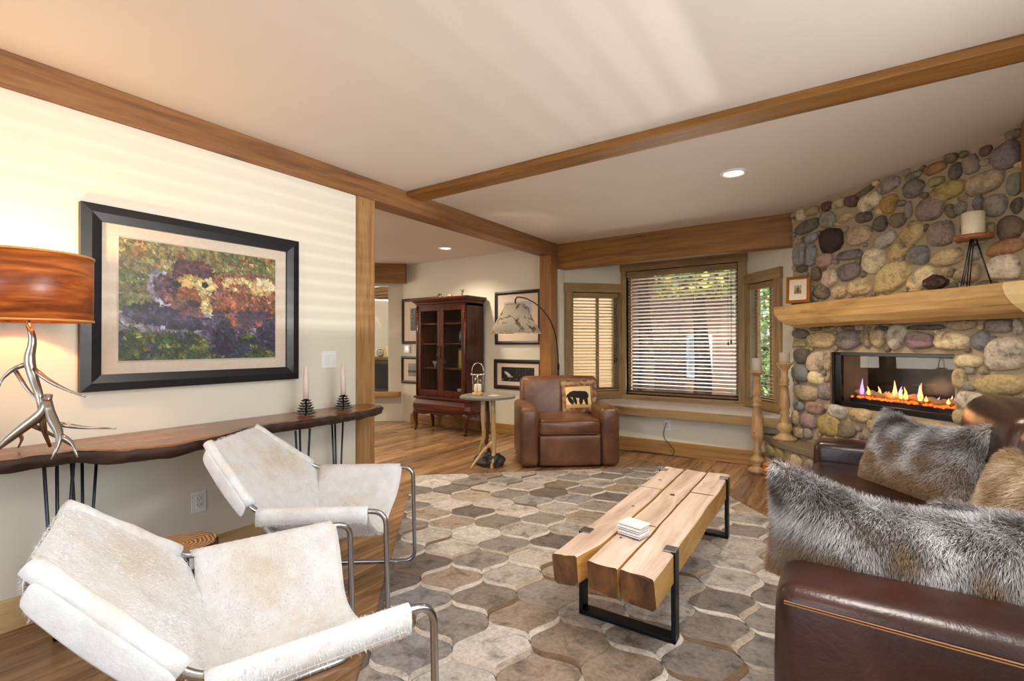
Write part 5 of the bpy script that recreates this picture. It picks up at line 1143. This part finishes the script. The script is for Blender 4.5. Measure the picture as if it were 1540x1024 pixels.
# ================================================================== OUTSIDE
box('ground', plain('terrace_ground', (150, 136, 118), .9, bs=3), -30, 30, 6.2, 40, -.6, -.5, label='pale terrace ground outside the bay', cat='ground', kind='structure')
t = thing('log_building', 'brown timber-clad building outside the bay window', 'building', (-5.6, 10.4, -.5))
M['siding'] = wood('red_brown_siding', (120, 84, 66), (160, 120, 98), (184, 146, 122), 'x', .5, .7, .3, tint=.2, knots=False)
for k in range(16): box('siding_board', 'siding', -3.5, 4.2, 0, .06, .0 + k * .2, .196 + k * .2, t, .004)
box('corner_board', 'siding', 4.1, 4.3, -.1, .1, 0, 3.3, t, .01)
f = box('window_trim', 'plastic', 2.95, 3.45, -.06, 0, 1.0, 1.9, t, .01); box('window_pane', plain('sky_reflection_pane', (170, 184, 194), .1), 3.02, 3.38, -.07, -.06, 1.08, 1.82, f)
m = MB(); m.add([(-4, -.7, 3.2), (4.8, -.7, 3.2), (4.8, .6, 4.0), (-4, .6, 4.0)], [(0, 1, 2, 3)]); m.build('roof', plain('grey_shingle', (104, 96, 92), .9), t, solid=.08)
t = thing('timber_annex', 'sunlit cream-sided annex seen through the left angled window', 'building', (-4.65, 7.7, -.5)); 
for k in range(18): box('siding_board', plain('cream_siding', (214, 186, 142), .8) if k == 0 else bpy.data.materials['cream_siding'], -1.2, 1.6, 0, .05, k * .18, .175 + k * .18, t, .004)
box('post', 'post2', 1.6, 1.72, -.12, .04, 0, 3.3, t, .01)
def tree(label, x, y, h, r_, n, cols, seed, crown=True, z0=1.6):
    t = thing('tree', label, 'tree', (x, y, -.5)); r = np.random.RandomState(seed)
    MB().tube([(0, 0, 0), (.05, 0, h * .3), (-.03, .05, h * .6), (0, 0, h)], [.17, .14, .1, .05], 12).build('trunk', plain('tree_bark_%d' % seed, (96, 78, 66), .9, bump=1, bs=12), t, True)
    a, z, q = r.rand(n) * 6.28, z0 + r.rand(n) * (h + .6 - z0), np.sqrt(r.rand(n)) * r_; c = np.stack([np.cos(a) * q, np.sin(a) * q, z], 1)
    d1 = r.randn(n, 3); d1 /= np.linalg.norm(d1, axis=1, keepdims=True); d2 = np.cross(d1, r.randn(n, 3)); d2 /= np.linalg.norm(d2, axis=1, keepdims=True); s_ = (.05 + .05 * r.rand(n, 1))
    V = np.stack([c - d1 * s_, c + d2 * s_ * .6, c + d1 * s_, c - d2 * s_ * .6], 1).reshape(-1, 3); me = bpy.data.meshes.new('foliage'); me.from_pydata(V.tolist(), [], [tuple(range(i * 4, i * 4 + 4)) for i in range(n)])
    C = np.array(cols)[r.randint(0, len(cols), n)] / 255.; setcol(me, s2l(np.repeat(C, 4, 0))); link('foliage', me, 'leaf', t, fix=False, kind='stuff')
M['leaf'] = vcol('leaf', .6)
YG = [(196, 190, 70), (150, 160, 70), (214, 206, 100), (110, 130, 60)]; GR = [(150, 184, 124), (182, 206, 150), (120, 156, 100), (216, 228, 200)]
tree('yellow-green tree outside the upper right of the central window', -1.95, 8.5, 4.0, .75, 2600, YG, 2, z0=2.5)
tree('darker tree trunk outside the left of the central window', -2.95, 8.6, 4.6, .5, 900, GR, 3, z0=3.0)
tree('green tree outside the right angled window', -.75, 8.3, 4.0, .62, 4200, GR, 4, z0=.6)
tree('green bush-like tree further right outside', 1.9, 10.5, 3.6, 1.6, 3600, GR, 5, z0=.4)
